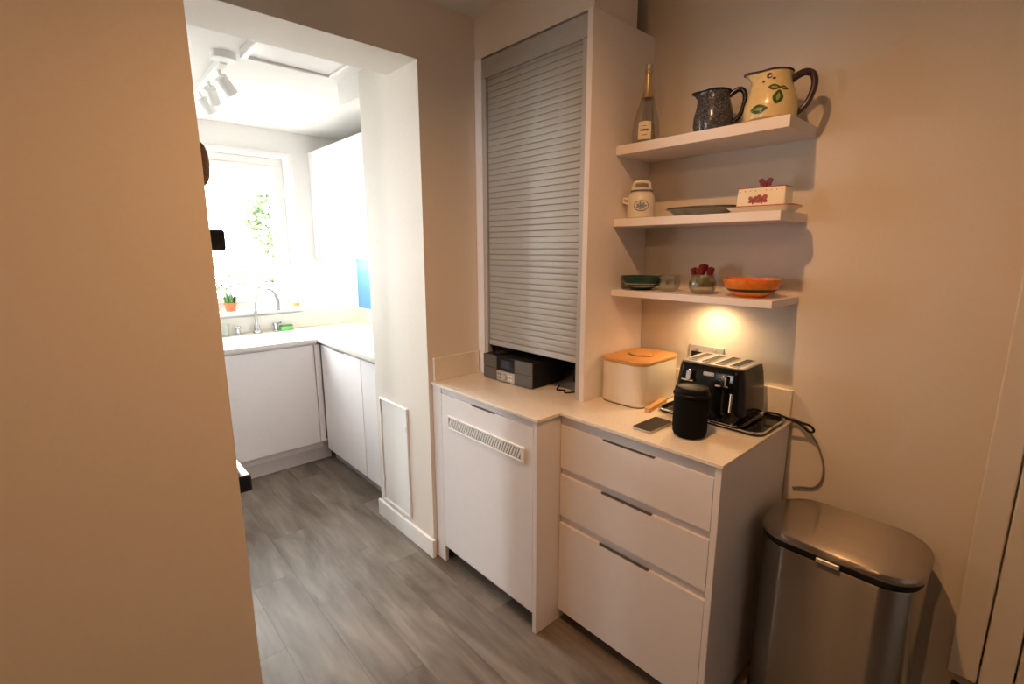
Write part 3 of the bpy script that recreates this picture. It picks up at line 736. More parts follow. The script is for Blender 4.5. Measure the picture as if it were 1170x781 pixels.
# radio under the shutter
t = thing('radio', 'dark grey table radio with silver control panel under the shutter', 'radio', (-1.64, 1.455, 0.9105), math.radians(2.0))
RW, RH, RD = 0.325, 0.118, 0.215
obj('body', B(-RW / 2, RW / 2, 0.006, RD, 0.004, RH, bevel=0.004), M['blackmat'], t, local=True)
c1, c2 = -0.068, 0.050
for x0, x1 in ((-RW / 2, c1 - 0.001), (c2 + 0.001, RW / 2)):
    for z0, z1 in ((0.004, 0.058), (0.060, RH)):
        obj('speaker_panel', B(x0, x1, 0, 0.0058, z0, z1, bevel=0.0015), M['radiogrey'], t, local=True)
obj('display', B(c1, c2, 0.001, 0.0058, 0.052, RH, bevel=0.001), M['black'], t, local=True)
obj('screen', B(c1 + 0.03, c2 - 0.028, 0.0, 0.001, 0.068, 0.104), M['screen'], t, local=True)
cp = obj('control_panel', B(c1, c2, 0.0, 0.0058, 0.004, 0.051, bevel=0.001), M['silver'], t, local=True)
kb = tube([(-0.012, 0.0, 0.027), (-0.012, -0.010, 0.027)], 0.0145, 20)
obj('knob', kb, M['steel'], cp, True, local=True)
for k, (bx, bz) in enumerate([(-0.055, 0.036), (-0.055, 0.018), (-0.04, 0.036), (-0.04, 0.018), (0.015, 0.036), (0.015, 0.018), (0.03, 0.036), (0.03, 0.018)]):
    obj('button', B(bx - 0.005, bx + 0.005, -0.0015, 0.0, bz - 0.004, bz + 0.004), M['notch'] if bx < 0 else M['white'], cp, local=True)
for sx in (-0.13, 0.13):
    for yy in (0.03, RD - 0.03):
        obj('foot', lathe([(0, 0), (0.009, 0), (0.009, 0.004), (0, 0.004)], 10, (sx, yy, 0)), M['blackmat'], t, local=True)
t = thing('remote_control', 'flat black remote control lying on the radio', 'remote', (-1.715, 1.545, 0.9105 + RH + 0.0005), math.radians(75))
obj('case', rloft(0, 0, 0.14, 0.042, 0.01, [(0, 0.002), (0.002, 0), (0.010, 0), (0.013, 0.003)]), M['blackmat'], t, True, True)
for k in range(5):
    for q in (-0.01, 0.01):
        obj('button', B(-0.045 + k * 0.02 - 0.004, -0.045 + k * 0.02 + 0.004, q - 0.003, q + 0.003, 0.0132, 0.0145), M['radiogrey'], t, local=True)
t = thing('black_storage_box', 'black box at the back of the shutter cabinet beside the radio', 'box', (-1.36, 1.76, 0.9105))
obj('case', rloft(0, 0, 0.17, 0.13, 0.01, [(0, 0.002), (0.002, 0), (0.14, 0), (0.143, 0.003)]), M['blackmat'], t, True, True)
obj('lid', rloft(0, 0, 0.176, 0.136, 0.012, [(0.1435, 0.001), (0.146, 0), (0.160, 0), (0.163, 0.003)]), M['black'], t, True, True)
tag(obj('charger_cable', tube(smooth_path([(-1.44, 1.60, 0.914), (-1.40, 1.54, 0.914), (-1.37, 1.555, 0.914), (-1.345, 1.53, 0.914), (-1.325, 1.56, 0.914), (-1.30, 1.62, 0.914), (-1.27, 1.66, 0.915), (-1.262, 1.76, 0.915)], 6), 0.0033, 8), M['blackmat'], smooth=True), 'thin black cable lying beside the radio', 'cable')

# ------------------------------------------------------------------ shelves
SY0_, SY1_ = 1.65, YB - 0.001
SZ = [1.916, 1.640, 1.360]
for z, th, lab in ((SZ[0], 0.035, 'top white floating shelf with jugs and bottle'), (SZ[1], 0.030, 'middle white floating shelf with jar and butter dish'), (SZ[2], 0.025, 'lowest white floating shelf with bowls and a light beneath')):
    tag(obj('floating_shelf', B(-1.2105, -0.586, SY0_, SY1_, z - th, z, bevel=0.0012), M['cab']), lab, 'shelf', 'floating shelves')
# under-shelf puck light
t = thing('under_shelf_light', 'round warm puck light under the lowest shelf', 'light', (-0.862, 1.80, SZ[2] - 0.025))
obj('ring', lathe([(0.022, -0.008), (0.030, -0.008), (0.032, -0.006), (0.032, 0), (0.022, 0)], 28), M['steel'], t, True, True)
em = mat('puck_lens', (1, 0.85, 0.6), 0.4); b = nodes(em)[2]
b.inputs['Emission Color'].default_value = (1.0, 0.66, 0.32, 1); b.inputs['Emission Strength'].default_value = 25.0
obj('lens', lathe([(0, -0.006), (0.022, -0.006), (0.022, -0.001), (0, -0.001)], 24), em, t, True, True)
ld = bpy.data.lights.new('puck_lamp', 'SPOT'); ld.energy = 7.0; ld.color = (1.0, 0.62, 0.30); ld.shadow_soft_size = 0.02
ld.spot_size = math.radians(165); ld.spot_blend = 1.0
lo = bpy.data.objects.new('puck_lamp', ld); COL.objects.link(lo); lo.parent = t; lo.location = (0, 0, -0.012)

# ---- top shelf
Z = SZ[0] + 0.0005
t = thing('glass_bottle', 'clear glass sparkling wine bottle with gold neck on top shelf', 'bottle', (-1.135, 1.735, Z))
bp_ = [(0.0, 0.004), (0.044, 0.0), (0.050, 0.004), (0.052, 0.02), (0.051, 0.055), (0.047, 0.09), (0.038, 0.13), (0.029, 0.158), (0.0225, 0.176), (0.0175, 0.192), (0.0140, 0.225), (0.0135, 0.258)]
inn = [(r - 0.003, z + (0.004 if i < 2 else 0)) for i, (r, z) in enumerate(bp_)][:0:-1] + [(0, 0.010)]
obj('body', lathe(bp_ + inn, 36), M['bottleglass'], t, True, True)
def brad(z):
    pr = bp_[1:]
    for (r0, z0), (r1, z1) in zip(pr, pr[1:]):
        if z0 <= z <= z1: return r0 + (r1 - r0) * (z - z0) / (z1 - z0)
    return 0.050
obj('foil', lathe([(brad(z) + d, z) for z, d in ((0.170, 0.0004), (0.170, 0.0012), (0.183, 0.0012), (0.192, 0.0011), (0.225, 0.001), (0.256, 0.001))] + [(0.0150, 0.2565), (0.0165, 0.259), (0.0165, 0.266), (0.014, 0.271), (0, 0.272)], 28), M['gold'], t, True, True)
obj('cork_cage', lathe([(0.0140, 0.2715), (0.0150, 0.276), (0.0150, 0.288), (0.010, 0.293), (0, 0.294)], 20), M['silver'], t, True, True)
tc_ = math.atan2(-1.735, 1.135) - 0.12
lb = obj('label', on_surface([(-0.024, -0.031), (-0.012, -0.031), (0, -0.031), (0.012, -0.031), (0.024, -0.031), (0.024, -0.01), (0.024, 0.01), (0.024, 0.031), (0.012, 0.033), (0, 0.034), (-0.012, 0.033), (-0.024, 0.031), (-0.024, 0.01), (-0.024, -0.01)], tc_, 0.047, brad), M['label'], t, True, True)
for k, (zz, hw) in enumerate(((0.049, 0.015), (0.063, 0.007), (0.031, 0.010))):
    hh = 0.0042 if k == 0 else 0.0014
    pts = [(-hw, -hh), (-hw * 0.7, -hh * 0.5), (-hw * 0.3, -hh), (hw * 0.2, -hh * 0.7), (hw * 0.6, -hh), (hw, -hh * 0.6), (hw, hh * 0.5), (hw * 0.7, hh), (hw * 0.3, hh * 0.5), (0, hh), (-hw * 0.5, hh * 0.5), (-hw, hh)]
    obj('print', on_surface(pts, tc_, zz, brad, lift=0.0016, thick=0.0004, rings=2), M['ink'], lb, True, True)

def jug(name, label, loc, prof, spout_dir, handle_dir, body_m, rim_m, handle_m, spout, hz0, hz1, hout, hr, wall=0.004, n=56):
    t = thing(name, label, 'jug', loc)
    ztop = prof[-1][1]; rt = prof[-1][0]
    def warp(r, z, a):
        d = (a - spout_dir + PI) % (2 * PI) - PI
        f = max(0.0, (z - ztop * 0.68) / (ztop * 0.32)) ** 2
        k = math.exp(-(d / 0.38) ** 2)
        side = math.exp(-((abs(d) - 0.9) / 0.35) ** 2)
        return r + spout * f * k - spout * 0.14 * f * side, z + f * spout * 0.10 * k - f * 0.004 * (1 - math.cos(d)) * 0.0
    inner = [(max(r - wall, 0.001), max(z, wall)) for r, z in prof][::-1]
    full = [(0, 0)] + prof + inner + [(0, wall)]
    obj('body', lathe(full, n, warp=warp), body_m, t, True, True)
    rim = []
    for k in range(n):
        a = 2 * PI * k / n; r, z = warp(rt - wall / 2, ztop, a)
        rim.append((r * math.cos(a), r * math.sin(a), z))
    obj('rim', tube(rim, wall * 0.95, 8, closed=True), rim_m, t, True, True)
    def prad(z):
        for (r0, z0), (r1, z1) in zip(prof, prof[1:]):
            if z0 <= z <= z1: return r0 + (r1 - r0) * (z - z0) / max(1e-6, z1 - z0)
        return prof[-1][0]
    cd, sd = math.cos(handle_dir), math.sin(handle_dir)
    ra, rb = prad(hz0), prad(hz1)
    dh = hz1 - hz0
    ou = rb + hout
    pth = [(ra - 0.004, hz0), (ra + (ou - ra) * 0.50, hz0 + dh * 0.20), (ra + (ou - ra) * 0.88, hz0 + dh * 0.50), (ou + 0.001, hz0 + dh * 0.80), (ou - hout * 0.10, hz1 + dh * 0.05), (rb + hout * 0.58, hz1 + dh * 0.14), (rb + hout * 0.22, hz1 + dh * 0.07), (rb - 0.003, hz1 - dh * 0.04)]
    sp_ = smooth_path([(r * cd, r * sd, z) for r, z in pth], 6)
    N_ = len(sp_)
    obj('handle', tube(sp_, [hr * (0.82 + 0.3 * (k / (N_ - 1))) for k in range(N_)], 10), handle_m, t, True, True)
    return t, prad
vd = math.atan2(-1.75, 0.87)
jug('pottery_jug', 'small speckled dark blue jug on the top shelf', (-0.872, 1.745, Z), [(0.052, 0.0), (0.061, 0.006), (0.067, 0.03), (0.066, 0.055), (0.058, 0.09), (0.050, 0.115), (0.050, 0.128), (0.053, 0.137)], math.radians(205), math.radians(20), M['navy'], M['navydark'], M['navydark'], 0.022, 0.032, 0.125, 0.046, 0.0085)
t, pr = jug('pottery_jug', 'large cream jug painted with green leaves on the top shelf', (-0.675, 1.725, Z), [(0.066, 0.0), (0.074, 0.006), (0.0785, 0.030), (0.076, 0.055), (0.066, 0.088), (0.056, 0.115), (0.0535, 0.128), (0.057, 0.145)], math.radians(212), math.radians(22), M['creamglaze'], M['plumglaze'], M['plumglaze'], 0.028, 0.022, 0.125, 0.060, 0.0105)
fd = math.atan2(-1.725, 0.675)
for (du, zz, L_, W_, ro) in ((-0.034, 0.030, 0.054, 0.026, 0.0), (0.018, 0.060, 0.044, 0.030, 1.35), (0.006, 0.090, 0.036, 0.018, -0.15), (0.034, 0.086, 0.026, 0.012, -0.35)):
    lf = obj('painted_leaf', on_surface(leaf_shape(L_, W_), fd + du / pr(zz), zz, pr, rot=ro), M['leafg'], t, True, True)
    obj('leaf_vein', on_surface(leaf_shape(L_ * 0.55, W_ * 0.36), fd + du / pr(zz), zz, pr, lift=0.0014, rot=ro), M['leafl'], lf, True, True)
for (du, zz, a, b2) in ((-0.010, 0.127, 0.008, 0.008), (-0.026, 0.112, 0.0035, 0.003), (0.003, 0.118, 0.005, 0.003)):
    obj('painted_berry', on_surface(ellipse(a, b2, 14), fd + du / pr(zz), zz, pr, rings=2), M['plumglaze'], t, True, True)

# ---- middle shelf
Z = SZ[1] + 0.0005
t = thing('ceramic_jar', 'off white lidded jar with a blue oval emblem on middle shelf', 'jar', (-1.142, 1.735, Z))
jp = [(0.045, 0), (0.052, 0.006), (0.054, 0.03), (0.054, 0.075), (0.050, 0.092), (0.041, 0.100), (0.040, 0.104)]
obj('body', lathe([(0, 0)] + jp + [(0, 0.104)], 40), M['pottery'], t, True, True)
obj('seal_band', lathe([(0.0405, 0.1045), (0.0425, 0.1045), (0.0425, 0.109), (0.0405, 0.109)], 36), M['bluel'], t, True, True)
ldj = obj('lid', lathe([(0, 0.1095), (0.041, 0.1095), (0.042, 0.113), (0.040, 0.117), (0.030, 0.119), (0, 0.1195)], 36), M['pottery'], t, True, True)
vj = math.atan2(-1.735, 1.142)
hx, hy = math.cos(vj + PI / 2) * 0.030, math.sin(vj + PI / 2) * 0.030
obj('lid_handle', tube(smooth_path([(-hx, -hy, 0.116), (-hx, -hy, 0.132), (-hx * 0.7, -hy * 0.7, 0.142), (hx * 0.7, hy * 0.7, 0.142), (hx, hy, 0.132), (hx, hy, 0.116)], 4), 0.006, 8), M['pottery'], ldj, True, True)
def jrad(z):
    for (r0, z0), (r1, z1) in zip(jp, jp[1:]):
        if z0 <= z <= z1: return r0 + (r1 - r0) * (z - z0) / max(1e-6, z1 - z0)
    return 0.05
eb = obj('emblem', on_surface(ellipse(0.029, 0.021, 30), vj, 0.048, jrad, rings=3), M['blueprint'], t, True, True)
obj('emblem_centre', on_surface(ellipse(0.025, 0.0175, 30), vj, 0.048, jrad, lift=0.0014, rings=3), M['pottery'], eb, True, True)
for k in range(7):
    a = 2 * PI * k / 7
    obj('emblem_flower', on_surface(ellipse(0.0058 if k % 2 else 0.0075, 0.004, 12), vj + 0.0135 * math.cos(a) / 0.054, 0.048 + 0.0085 * math.sin(a), jrad, lift=0.0022, thick=0.0005, rings=2, rot=a), M['blueprint'], eb, True, True)
obj('emblem_flower', on_surface(ellipse(0.006, 0.006, 12), vj, 0.048, jrad, lift=0.0022, thick=0.0005, rings=2), M['blueprint'], eb, True, True)
obj('side_lug', tube(smooth_path([(0.049 * math.cos(vj - 1.6), 0.049 * math.sin(vj - 1.6), 0.078), (0.066 * math.cos(vj - 1.6), 0.066 * math.sin(vj - 1.6), 0.080), (0.068 * math.cos(vj - 1.6), 0.068 * math.sin(vj - 1.6), 0.066), (0.053 * math.cos(vj - 1.6), 0.053 * math.sin(vj - 1.6), 0.060)], 4), 0.005, 8), M['pottery'], t, True, True)

t = thing('oval_platter', 'shallow grey green oval platter on the middle shelf', 'platter', (-0.905, 1.765, Z))
obj('dish', lathe([(0, 0), (0.085, 0), (0.095, 0.004), (0.122, 0.024), (0.132, 0.028), (0.132, 0.031), (0.120, 0.029), (0.092, 0.009), (0, 0.006)], 48, sy=0.62), M['greyglaze'], t, True, True)
rimp = [(0.131 * math.cos(2 * PI * k / 48), 0.131 * 0.62 * math.sin(2 * PI * k / 48), 0.030) for k in range(48)]
obj('rim', tube(rimp, 0.0032, 8, closed=True), M['greyrim'], t, True, True)

t = thing('butter_dish', 'white butter dish with red butterflies and a butterfly knob', 'butter dish', (-0.672, 1.735, Z), math.radians(2))
obj('tray', rloft(0, 0, 0.21, 0.125, 0.03, [(0, 0.022), (0.004, 0.018), (0.014, 0.002), (0.017, 0.0), (0.019, 0.002), (0.014, 0.02)]), M['butter'], t, True, True)
rp = [(x, y, 0.0185) for x, y in rrect(0, 0, 0.208, 0.123, 0.029, 8)]
obj('tray_rim', tube(rp, 0.0018, 6, closed=True), M['red'], t, True, True)
cv = obj('cover', rloft(0.0, 0, 0.152, 0.078, 0.008, [(0.0195, -0.001), (0.0205, 0), (0.075, 0.003), (0.079, 0.005), (0.080, 0.009)]), M['butter'], t, True, True)
rp = [(x, y, 0.0785) for x, y in rrect(0, 0, 0.144, 0.070, 0.006, 5)]
obj('cover_edge', tube(rp, 0.0016, 6, closed=True), M['red'], cv, True, True)
rp = [(x, y, 0.0205) for x, y in rrect(0, 0, 0.1535, 0.0795, 0.008, 5)]
obj('cover_edge', tube(rp, 0.0014, 6, closed=True), M['red'], cv, True, True)
def wing(sx, s, tilt, zc, yc, xc, lower=False):
    pts = []
    for k in range(14):
        a = 2 * PI * k / 14
        u = 0.5 + 0.5 * math.cos(a); v = 0.36 * math.sin(a) * (0.6 + 0.5 * u)
        pts.append((u, v))
    ca, sa = math.cos(tilt), math.sin(tilt)
    return [(xc + sx * s * (u * ca - v * sa), zc + s * (u * sa + v * ca)) for u, v in pts]
for bx, bs, ti in ((-0.022, 0.020, 0.95), (0.006, 0.024, 1.0)):
    bm = None
    for sx in (-1, 1):
        for tl, ss in ((ti, bs), (ti - 0.95, bs * 0.7)):
            pts = wing(sx, ss, tl, 0.034, 0, bx)
            obj('painted_wing', prism(pts, -0.0395, -0.0374, 'y'), M['redbrown'], cv, local=True)
    obj('painted_body', tube([(bx, -0.0385, 0.026), (bx, -0.0382, 0.044)], 0.002, 6), M['darkred'], cv, True, True)
for k in range(9):
    obj('painted_dot', tube([(-0.064 + k * 0.016, -0.0380, 0.068), (-0.064 + k * 0.016, -0.0355, 0.068)], 0.0016, 6), M['redbrown'], cv, True, True)
kn = obj('butterfly_knob', tube([(0, 0, 0.079), (0, 0, 0.096)], [0.008, 0.006], 10), M['darkred'], cv, True, True)
for sx in (-1, 1):
    for tl, ss in ((0.75, 0.026), (0.05, 0.017)):
        obj('knob_wing', prism(wing(sx, ss, tl, 0.090, 0, 0), -0.003, 0.003, 'y'), M['darkred'], kn, local=True)

# ---- lowest shelf
Z = SZ[2] + 0.0005
def bowl(name, label, loc, R0, H, body_m, bands, inner_m):
    t = thing(name, label, 'bowl', loc)
    prof = [(R0 * 0.50, 0), (R0 * 0.52, 0.004), (R0 * 0.56, 0.006)] + [(R0 * (0.56 + 0.44 * math.sin(PI / 2 * k / 8)), 0.006 + (H - 0.006) * (1 - math.cos(PI / 2 * k / 8)) ** 0.75) for k in range(1, 9)]
    inn = [(r - 0.004, max(z, 0.008)) for r, z in prof[2:]][::-1]
    obj('bowl', lathe([(0, 0)] + prof + inn + [(0, 0.008)], 48), body_m, t, True, True)
    def rr(z):
        for (r0, z0), (r1, z1) in zip(prof, prof[1:]):
            if z0 <= z <= z1 and z1 > z0: return r0 + (r1 - r0) * (z - z0) / (z1 - z0)
        return prof[-1][0]
    for z0, z1, bmt in bands:
        ks = [z0 + (z1 - z0) * k / 4 for k in range(5)]
        obj('glaze_band', lathe([(rr(z) + 0.0009, z) for z in ks] + [(rr(z) - 0.001, z) for z in ks[::-1]], 48), bmt, t, True, True)
    return t
bowl('green_bowl', 'dark green bowl with pale lines on the lowest shelf', (-1.124, 1.735, Z), 0.083, 0.054, M['greenglaze'], [(0.024, 0.0275, M['cgreen']), (0.0145, 0.0175, M['cgreen'])], M['greenglaze'])
bowl('orange_bowl', 'bright orange bowl with a dark painted band on lowest shelf', (-0.692, 1.745, Z), 0.092, 0.062, M['orange'], [(0.020, 0.029, M['blackglaze'])], M['orange'])
t = thing('glass_jar', 'small open clear glass jar beside the green bowl', 'jar', (-1.005, 1.745, Z))
gp = [(0, 0), (0.026, 0), (0.034, 0.006), (0.0415, 0.02), (0.0425, 0.035), (0.040, 0.05), (0.0385, 0.056), (0.0415, 0.060)]
obj('wall', lathe(gp + [(r - 0.003, max(z, 0.004)) for r, z in gp[::-1][:-1]] + [(0, 0.005)], 36), M['jarglass'], t, True, True)
obj('rim', tube([(0.040 * math.cos(2 * PI * k / 36), 0.040 * math.sin(2 * PI * k / 36), 0.060) for k in range(36)], 0.0022, 6, closed=True), M['jarglass'], t, True, True)
t = thing('candle_jar', 'round glass jar candle topped with dark red roses', 'candle', (-0.868, 1.745, Z))
gp = [(0, 0), (0.032, 0), (0.042, 0.008), (0.049, 0.024), (0.049, 0.040), (0.044, 0.056), (0.040, 0.064), (0.043, 0.070)]
obj('jar', lathe(gp + [(r - 0.003, max(z, 0.005)) for r, z in gp[::-1][:-1]] + [(0, 0.006)], 36), M['jarglass'], t, True, True)
obj('wax', lathe([(0, 0.026), (0.040, 0.026), (0.0445, 0.036), (0.040, 0.054), (0.0365, 0.062), (0, 0.062)], 30), M['candle'], t, True, True)
rnd = random.Random(5)
for k, (px, py, pz, rr) in enumerate([(-0.030, -0.008, 0.078, 0.017), (0.0, -0.024, 0.080, 0.018), (0.030, -0.008, 0.079, 0.017), (0.016, 0.022, 0.080, 0.017), (-0.017, 0.022, 0.080, 0.017), (0.0, 0.0, 0.092, 0.019)]):
    bm = bmesh.new()
    for ring, (cnt, r0, hh) in enumerate(((5, rr, 0.012), (4, rr * 0.72, 0.016), (3, rr * 0.42, 0.018))):
        for q in range(cnt):
            a0 = 2 * PI * q / cnt + ring * 0.6; pts = []
            va, vb = [], []
            for s in range(5):
                a = a0 + (s / 4 - 0.5) * 2 * PI / cnt * 1.25
                bulge = 1.0 - 0.12 * abs(s - 2)
                va.append(bm.verts.new((px + r0 * 0.6 * math.cos(a), py + r0 * 0.6 * math.sin(a), pz - 0.012)))
                vb.append(bm.verts.new((px + r0 * bulge * math.cos(a), py + r0 * bulge * math.sin(a), pz + hh * (1 - 0.25 * abs(s - 2) / 2))))
            for s in range(4): bm.faces.new((va[s], va[s + 1], vb[s + 1], vb[s]))
    add = lathe([(0, -0.013), (rr * 0.62, -0.012), (rr * 0.66, 0.0), (rr * 0.3, 0.010), (0, 0.012)], 10, (px, py, pz))
    tmp = bpy.data.meshes.new('tmp'); add.to_mesh(tmp); add.free(); bm.from_mesh(tmp); bpy.data.meshes.remove(tmp)
    obj('rose', bm, M['darkred'], t, True, True)

# ------------------------------------------------------------------ things on the counter
Z = 0.9105
t = thing('bread_bin', 'cream metal bread bin with a bamboo lid on the counter', 'bread bin', (-1.098, 1.715, Z))
obj('body', rloft(0, 0, 0.205, 0.29, 0.05, [(0.003, 0.006), (0.006, 0.002), (0.012, 0), (0.168, 0), (0.170, 0.002)], 10), M['cream'], t, True, True)
obj('base_ring', rloft(0, 0, 0.197, 0.282, 0.047, [(0, 0), (0.0028, 0)], 10), M['notch'], t, True, True)
lid = obj('lid', rloft(0, 0, 0.209, 0.294, 0.052, [(0.171, 0.002), (0.1725, 0), (0.182, 0), (0.184, 0.002)], 10), M['bamboo'], t, True, True)
# finger slot: a dark recess ring with raised handle tongue
obj('finger_slot', lathe([(0, 0.1841), (0.056, 0.1841), (0.056, 0.1845), (0, 0.1845)], 40, (0, 0.0, 0), sy=0.80), M['wood'], lid, True, True)
obj('lid_grip', lathe([(0, 0.1846), (0.049, 0.1846), (0.049, 0.1868), (0.047, 0.188), (0, 0.188)], 40, (0.0, 0.004, 0), sy=0.76), M['bamboo'], lid, True, True)

t = thing('chopping_board', 'pale wooden board beside the bread bin', 'board', (-0.978, 1.655, Z), math.radians(8))
obj('board', rloft(0, 0, 0.022, 0.17, 0.005, [(0, 0.001), (0.001, 0), (0.017, 0), (0.018, 0.001)], 4), M['pine'], t, True, True)

# steel tray under the toaster
t = thing('drip_tray', 'dark steel tray under the toaster', 'tray', (-0.762, 1.738, Z))
obj('pan', rloft(0, 0, 0.385, 0.240, 0.035, [(0, 0.008), (0.002, 0.004), (0.010, 0), (0.0125, 0), (0.0125, 0.004), (0.005, 0.010)], 8), M['black'], t, True, True)
obj('rim', tube([(x, y, 0.0125) for x, y in rrect(0, 0, 0.383, 0.238, 0.034, 8)], 0.0036, 8, closed=True), M['chrome'], t, True, True)

# toaster
t = thing('toaster', 'glossy black four slot toaster with chrome trim', 'toaster', (-0.770, 1.738, Z + 0.0065))
TW, TD = 0.262, 0.228
obj('body', rloft(0, 0, TW, TD, 0.042, [(0.012, 0.003), (0.018, 0), (0.05, 0.0), (0.13, 0.006), (0.175, 0.012), (0.196, 0.017), (0.200, 0.020)], 8), M['black'], t, True, True)
obj('base', rloft(0, 0, TW + 0.004, TD + 0.004, 0.044, [(0.006, 0.004), (0.009, 0), (0.0115, 0)], 8), M['chrome'], t, True, True)
for sx in (-0.09, 0.09):
    for sy_ in (-0.075, 0.075):
        obj('foot', lathe([(0, 0), (0.012, 0), (0.013, 0.006), (0, 0.006)], 12, (sx, sy_, 0)), M['blackmat'], t, True, True)
ch = obj('top_plate', rloft(0, 0, TW - 0.038, TD - 0.038, 0.024, [(0.2003, 0), (0.2035, 0), (0.206, 0.003)], 8), M['chrome'], t, True, True)
for k in range(4):
    xc = (k - 1.5) * 0.051
    obj('slot', B(xc - 0.0135, xc + 0.0135, -0.068, 0.068, 0.2058, 0.2064), M['dark'], ch, local=True)
    for q in ((xc - 0.0155, xc - 0.0135, -0.070, 0.070), (xc + 0.0135, xc + 0.0155, -0.070, 0.070), (xc - 0.0135, xc + 0.0135, -0.070, -0.068), (xc - 0.0135, xc + 0.0135, 0.068, 0.070)):
        obj('slot_lip', B(*q, 0.2055, 0.2085), M['chrome'], ch, local=True)
yf = lambda z: -TD / 2 + (0.006 * (z - 0.05) / 0.08 if z < 0.13 else 0.006 + 0.006 * (z - 0.13) / 0.045)
for xc in (-0.062, 0.064):
    yy = yf(0.165)
    lv = obj('lever', rloft(0, 0, 0.020, 0.040, 0.0095, [(0, 0.002), (0.002, 0), (0.018, 0), (0.022, 0.003)], 6), M['chrome'], t, True, True)
    lv.rotation_euler = (math.radians(84), 0, 0); lv.location = (xc, yy - 0.001, 0.158)
    obj('lever_arm', tube([(-0.027, -0.018, 0.012), (0.017, -0.018, 0.012)], 0.0042, 8), M['chrome'], lv, True, True)
    obj('lever_groove', B(xc - 0.004, xc + 0.004, yf(0.09) - 0.004, yf(0.09) + 0.006, 0.045, 0.135, bevel=0.001), M['blackmat'], t, local=True)
    bx = xc + 0.028
    obj('trim_bar', tube([(bx, yf(0.055) - 0.003, 0.055), (bx, yf(0.12) - 0.003, 0.12)], 0.0042, 8), M['chrome'], t, True, True)
    dl = tube([(xc, yf(0.035) + 0.002, 0.035), (xc, yf(0.035) - 0.012, 0.035)], 0.012, 18)
    obj('dial', dl, M['chrome'], t, True, True)
bd_ = obj('badge', rloft(0, 0, 0.040, 0.014, 0.005, [(0, 0), (0.0025, 0), (0.003, 0.001)], 5), M['silver'], t, True, True)
bd_.rotation_euler = (math.radians(84), 0, 0); bd_.location = (0.004, yf(0.172) - 0.0005, 0.172)
obj('badge_panel', rloft(0, 0, 0.033, 0.008, 0.003, [(0.003, 0), (0.0034, 0)], 4), M['steel'], bd_, True, True)

# black canister
t = thing('black_canister', 'matt black round canister in front of the toaster', 'canister', (-0.745, 1.478, Z))
obj('body', lathe([(0, 0), (0.040, 0), (0.050, 0.006), (0.0545, 0.016), (0.0555, 0.03), (0.0555, 0.132), (0.0545, 0.137), (0.051, 0.139), (0, 0.139)], 48), M['fabric'], t, True, True)
obj('collar', lathe([(0.049, 0.1393), (0.0575, 0.1393), (0.0585, 0.142), (0.0585, 0.148), (0.056, 0.151), (0.049, 0.151)], 48), M['lidblack'], t, True, True)
obj('lid', lathe([(0, 0.1515), (0.054, 0.1515), (0.0545, 0.156), (0.052, 0.166), (0.046, 0.169), (0.040, 0.165), (0, 0.163)], 48), M['lidblack'], t, True, True)

# phone
t = thing('mobile_phone', 'black mobile phone lying flat on the counter', 'phone', (-0.873, 1.462, Z), math.radians(-1))
obj('case', rloft(0, 0, 0.075, 0.150, 0.011, [(0, 0.0015), (0.0015, 0), (0.007, 0), (0.0082, 0.0012)], 6), M['silver'], t, True, True)
obj('screen', rloft(0, 0, 0.0715, 0.1465, 0.0098, [(0.0083, 0), (0.0089, 0.0004)], 6), M['phone'], t, True, True)

# wall socket behind the toaster
t = thing('wall_socket', 'steel double wall socket behind the toaster', 'socket', (-0.902, YB, 1.06))
obj('plate', B(-0.975, -0.829, YB - 0.008, YB - 0.0005, 1.05, 1.136, bevel=0.002), M['steel'], t)
for xc in (-0.94, -0.864):
    obj('outlet', B(xc - 0.022, xc + 0.022, YB - 0.010, YB - 0.0081, 1.062, 1.108), M['blackmat'], t)
    obj('switch', B(xc - 0.006, xc + 0.006, YB - 0.012, YB - 0.0081, 1.114, 1.130, bevel=0.001), M['silver'], t)

# cords
Zc = Z + 0.0045
tag(obj('power_cord', tube(smooth_path([(-0.632, 1.815, Zc + 0.026), (-0.60, 1.825, Zc + 0.026), (-0.57, 1.828, Zc + 0.020), (-0.53, 1.835, Zc + 0.012), (-0.493, 1.842, Zc + 0.006), (-0.480, 1.850, Zc - 0.012), (-0.497, 1.858, Zc - 0.022), (-0.535, 1.874, Zc - 0.006), (-0.565, 1.8685, Zc + 0.004), (-0.60, 1.8685, Zc + 0.001), (-0.66, 1.8685, Zc), (-0.72, 1.8685, Zc)], 6), 0.0042, 8), M['blackmat'], smooth=True), 'black power cord looping off the counter end by the toaster', 'cord')
tag(obj('wall_cable', tube(smooth_path([(-0.58, 1.878, Zc + 0.004), (-0.545, 1.880, Zc + 0.004), (-0.51, 1.881, 0.895), (-0.470, 1.882, 0.84), (-0.447, 1.882, 0.775), (-0.447, 1.882, 0.72), (-0.468, 1.882, 0.685), (-0.505, 1.882, 0.672), (-0.535, 1.882, 0.66)], 6), 0.0034, 8), M['cablegrey'], smooth=True), 'grey cable hanging down the wall beside the drawer unit', 'cable')

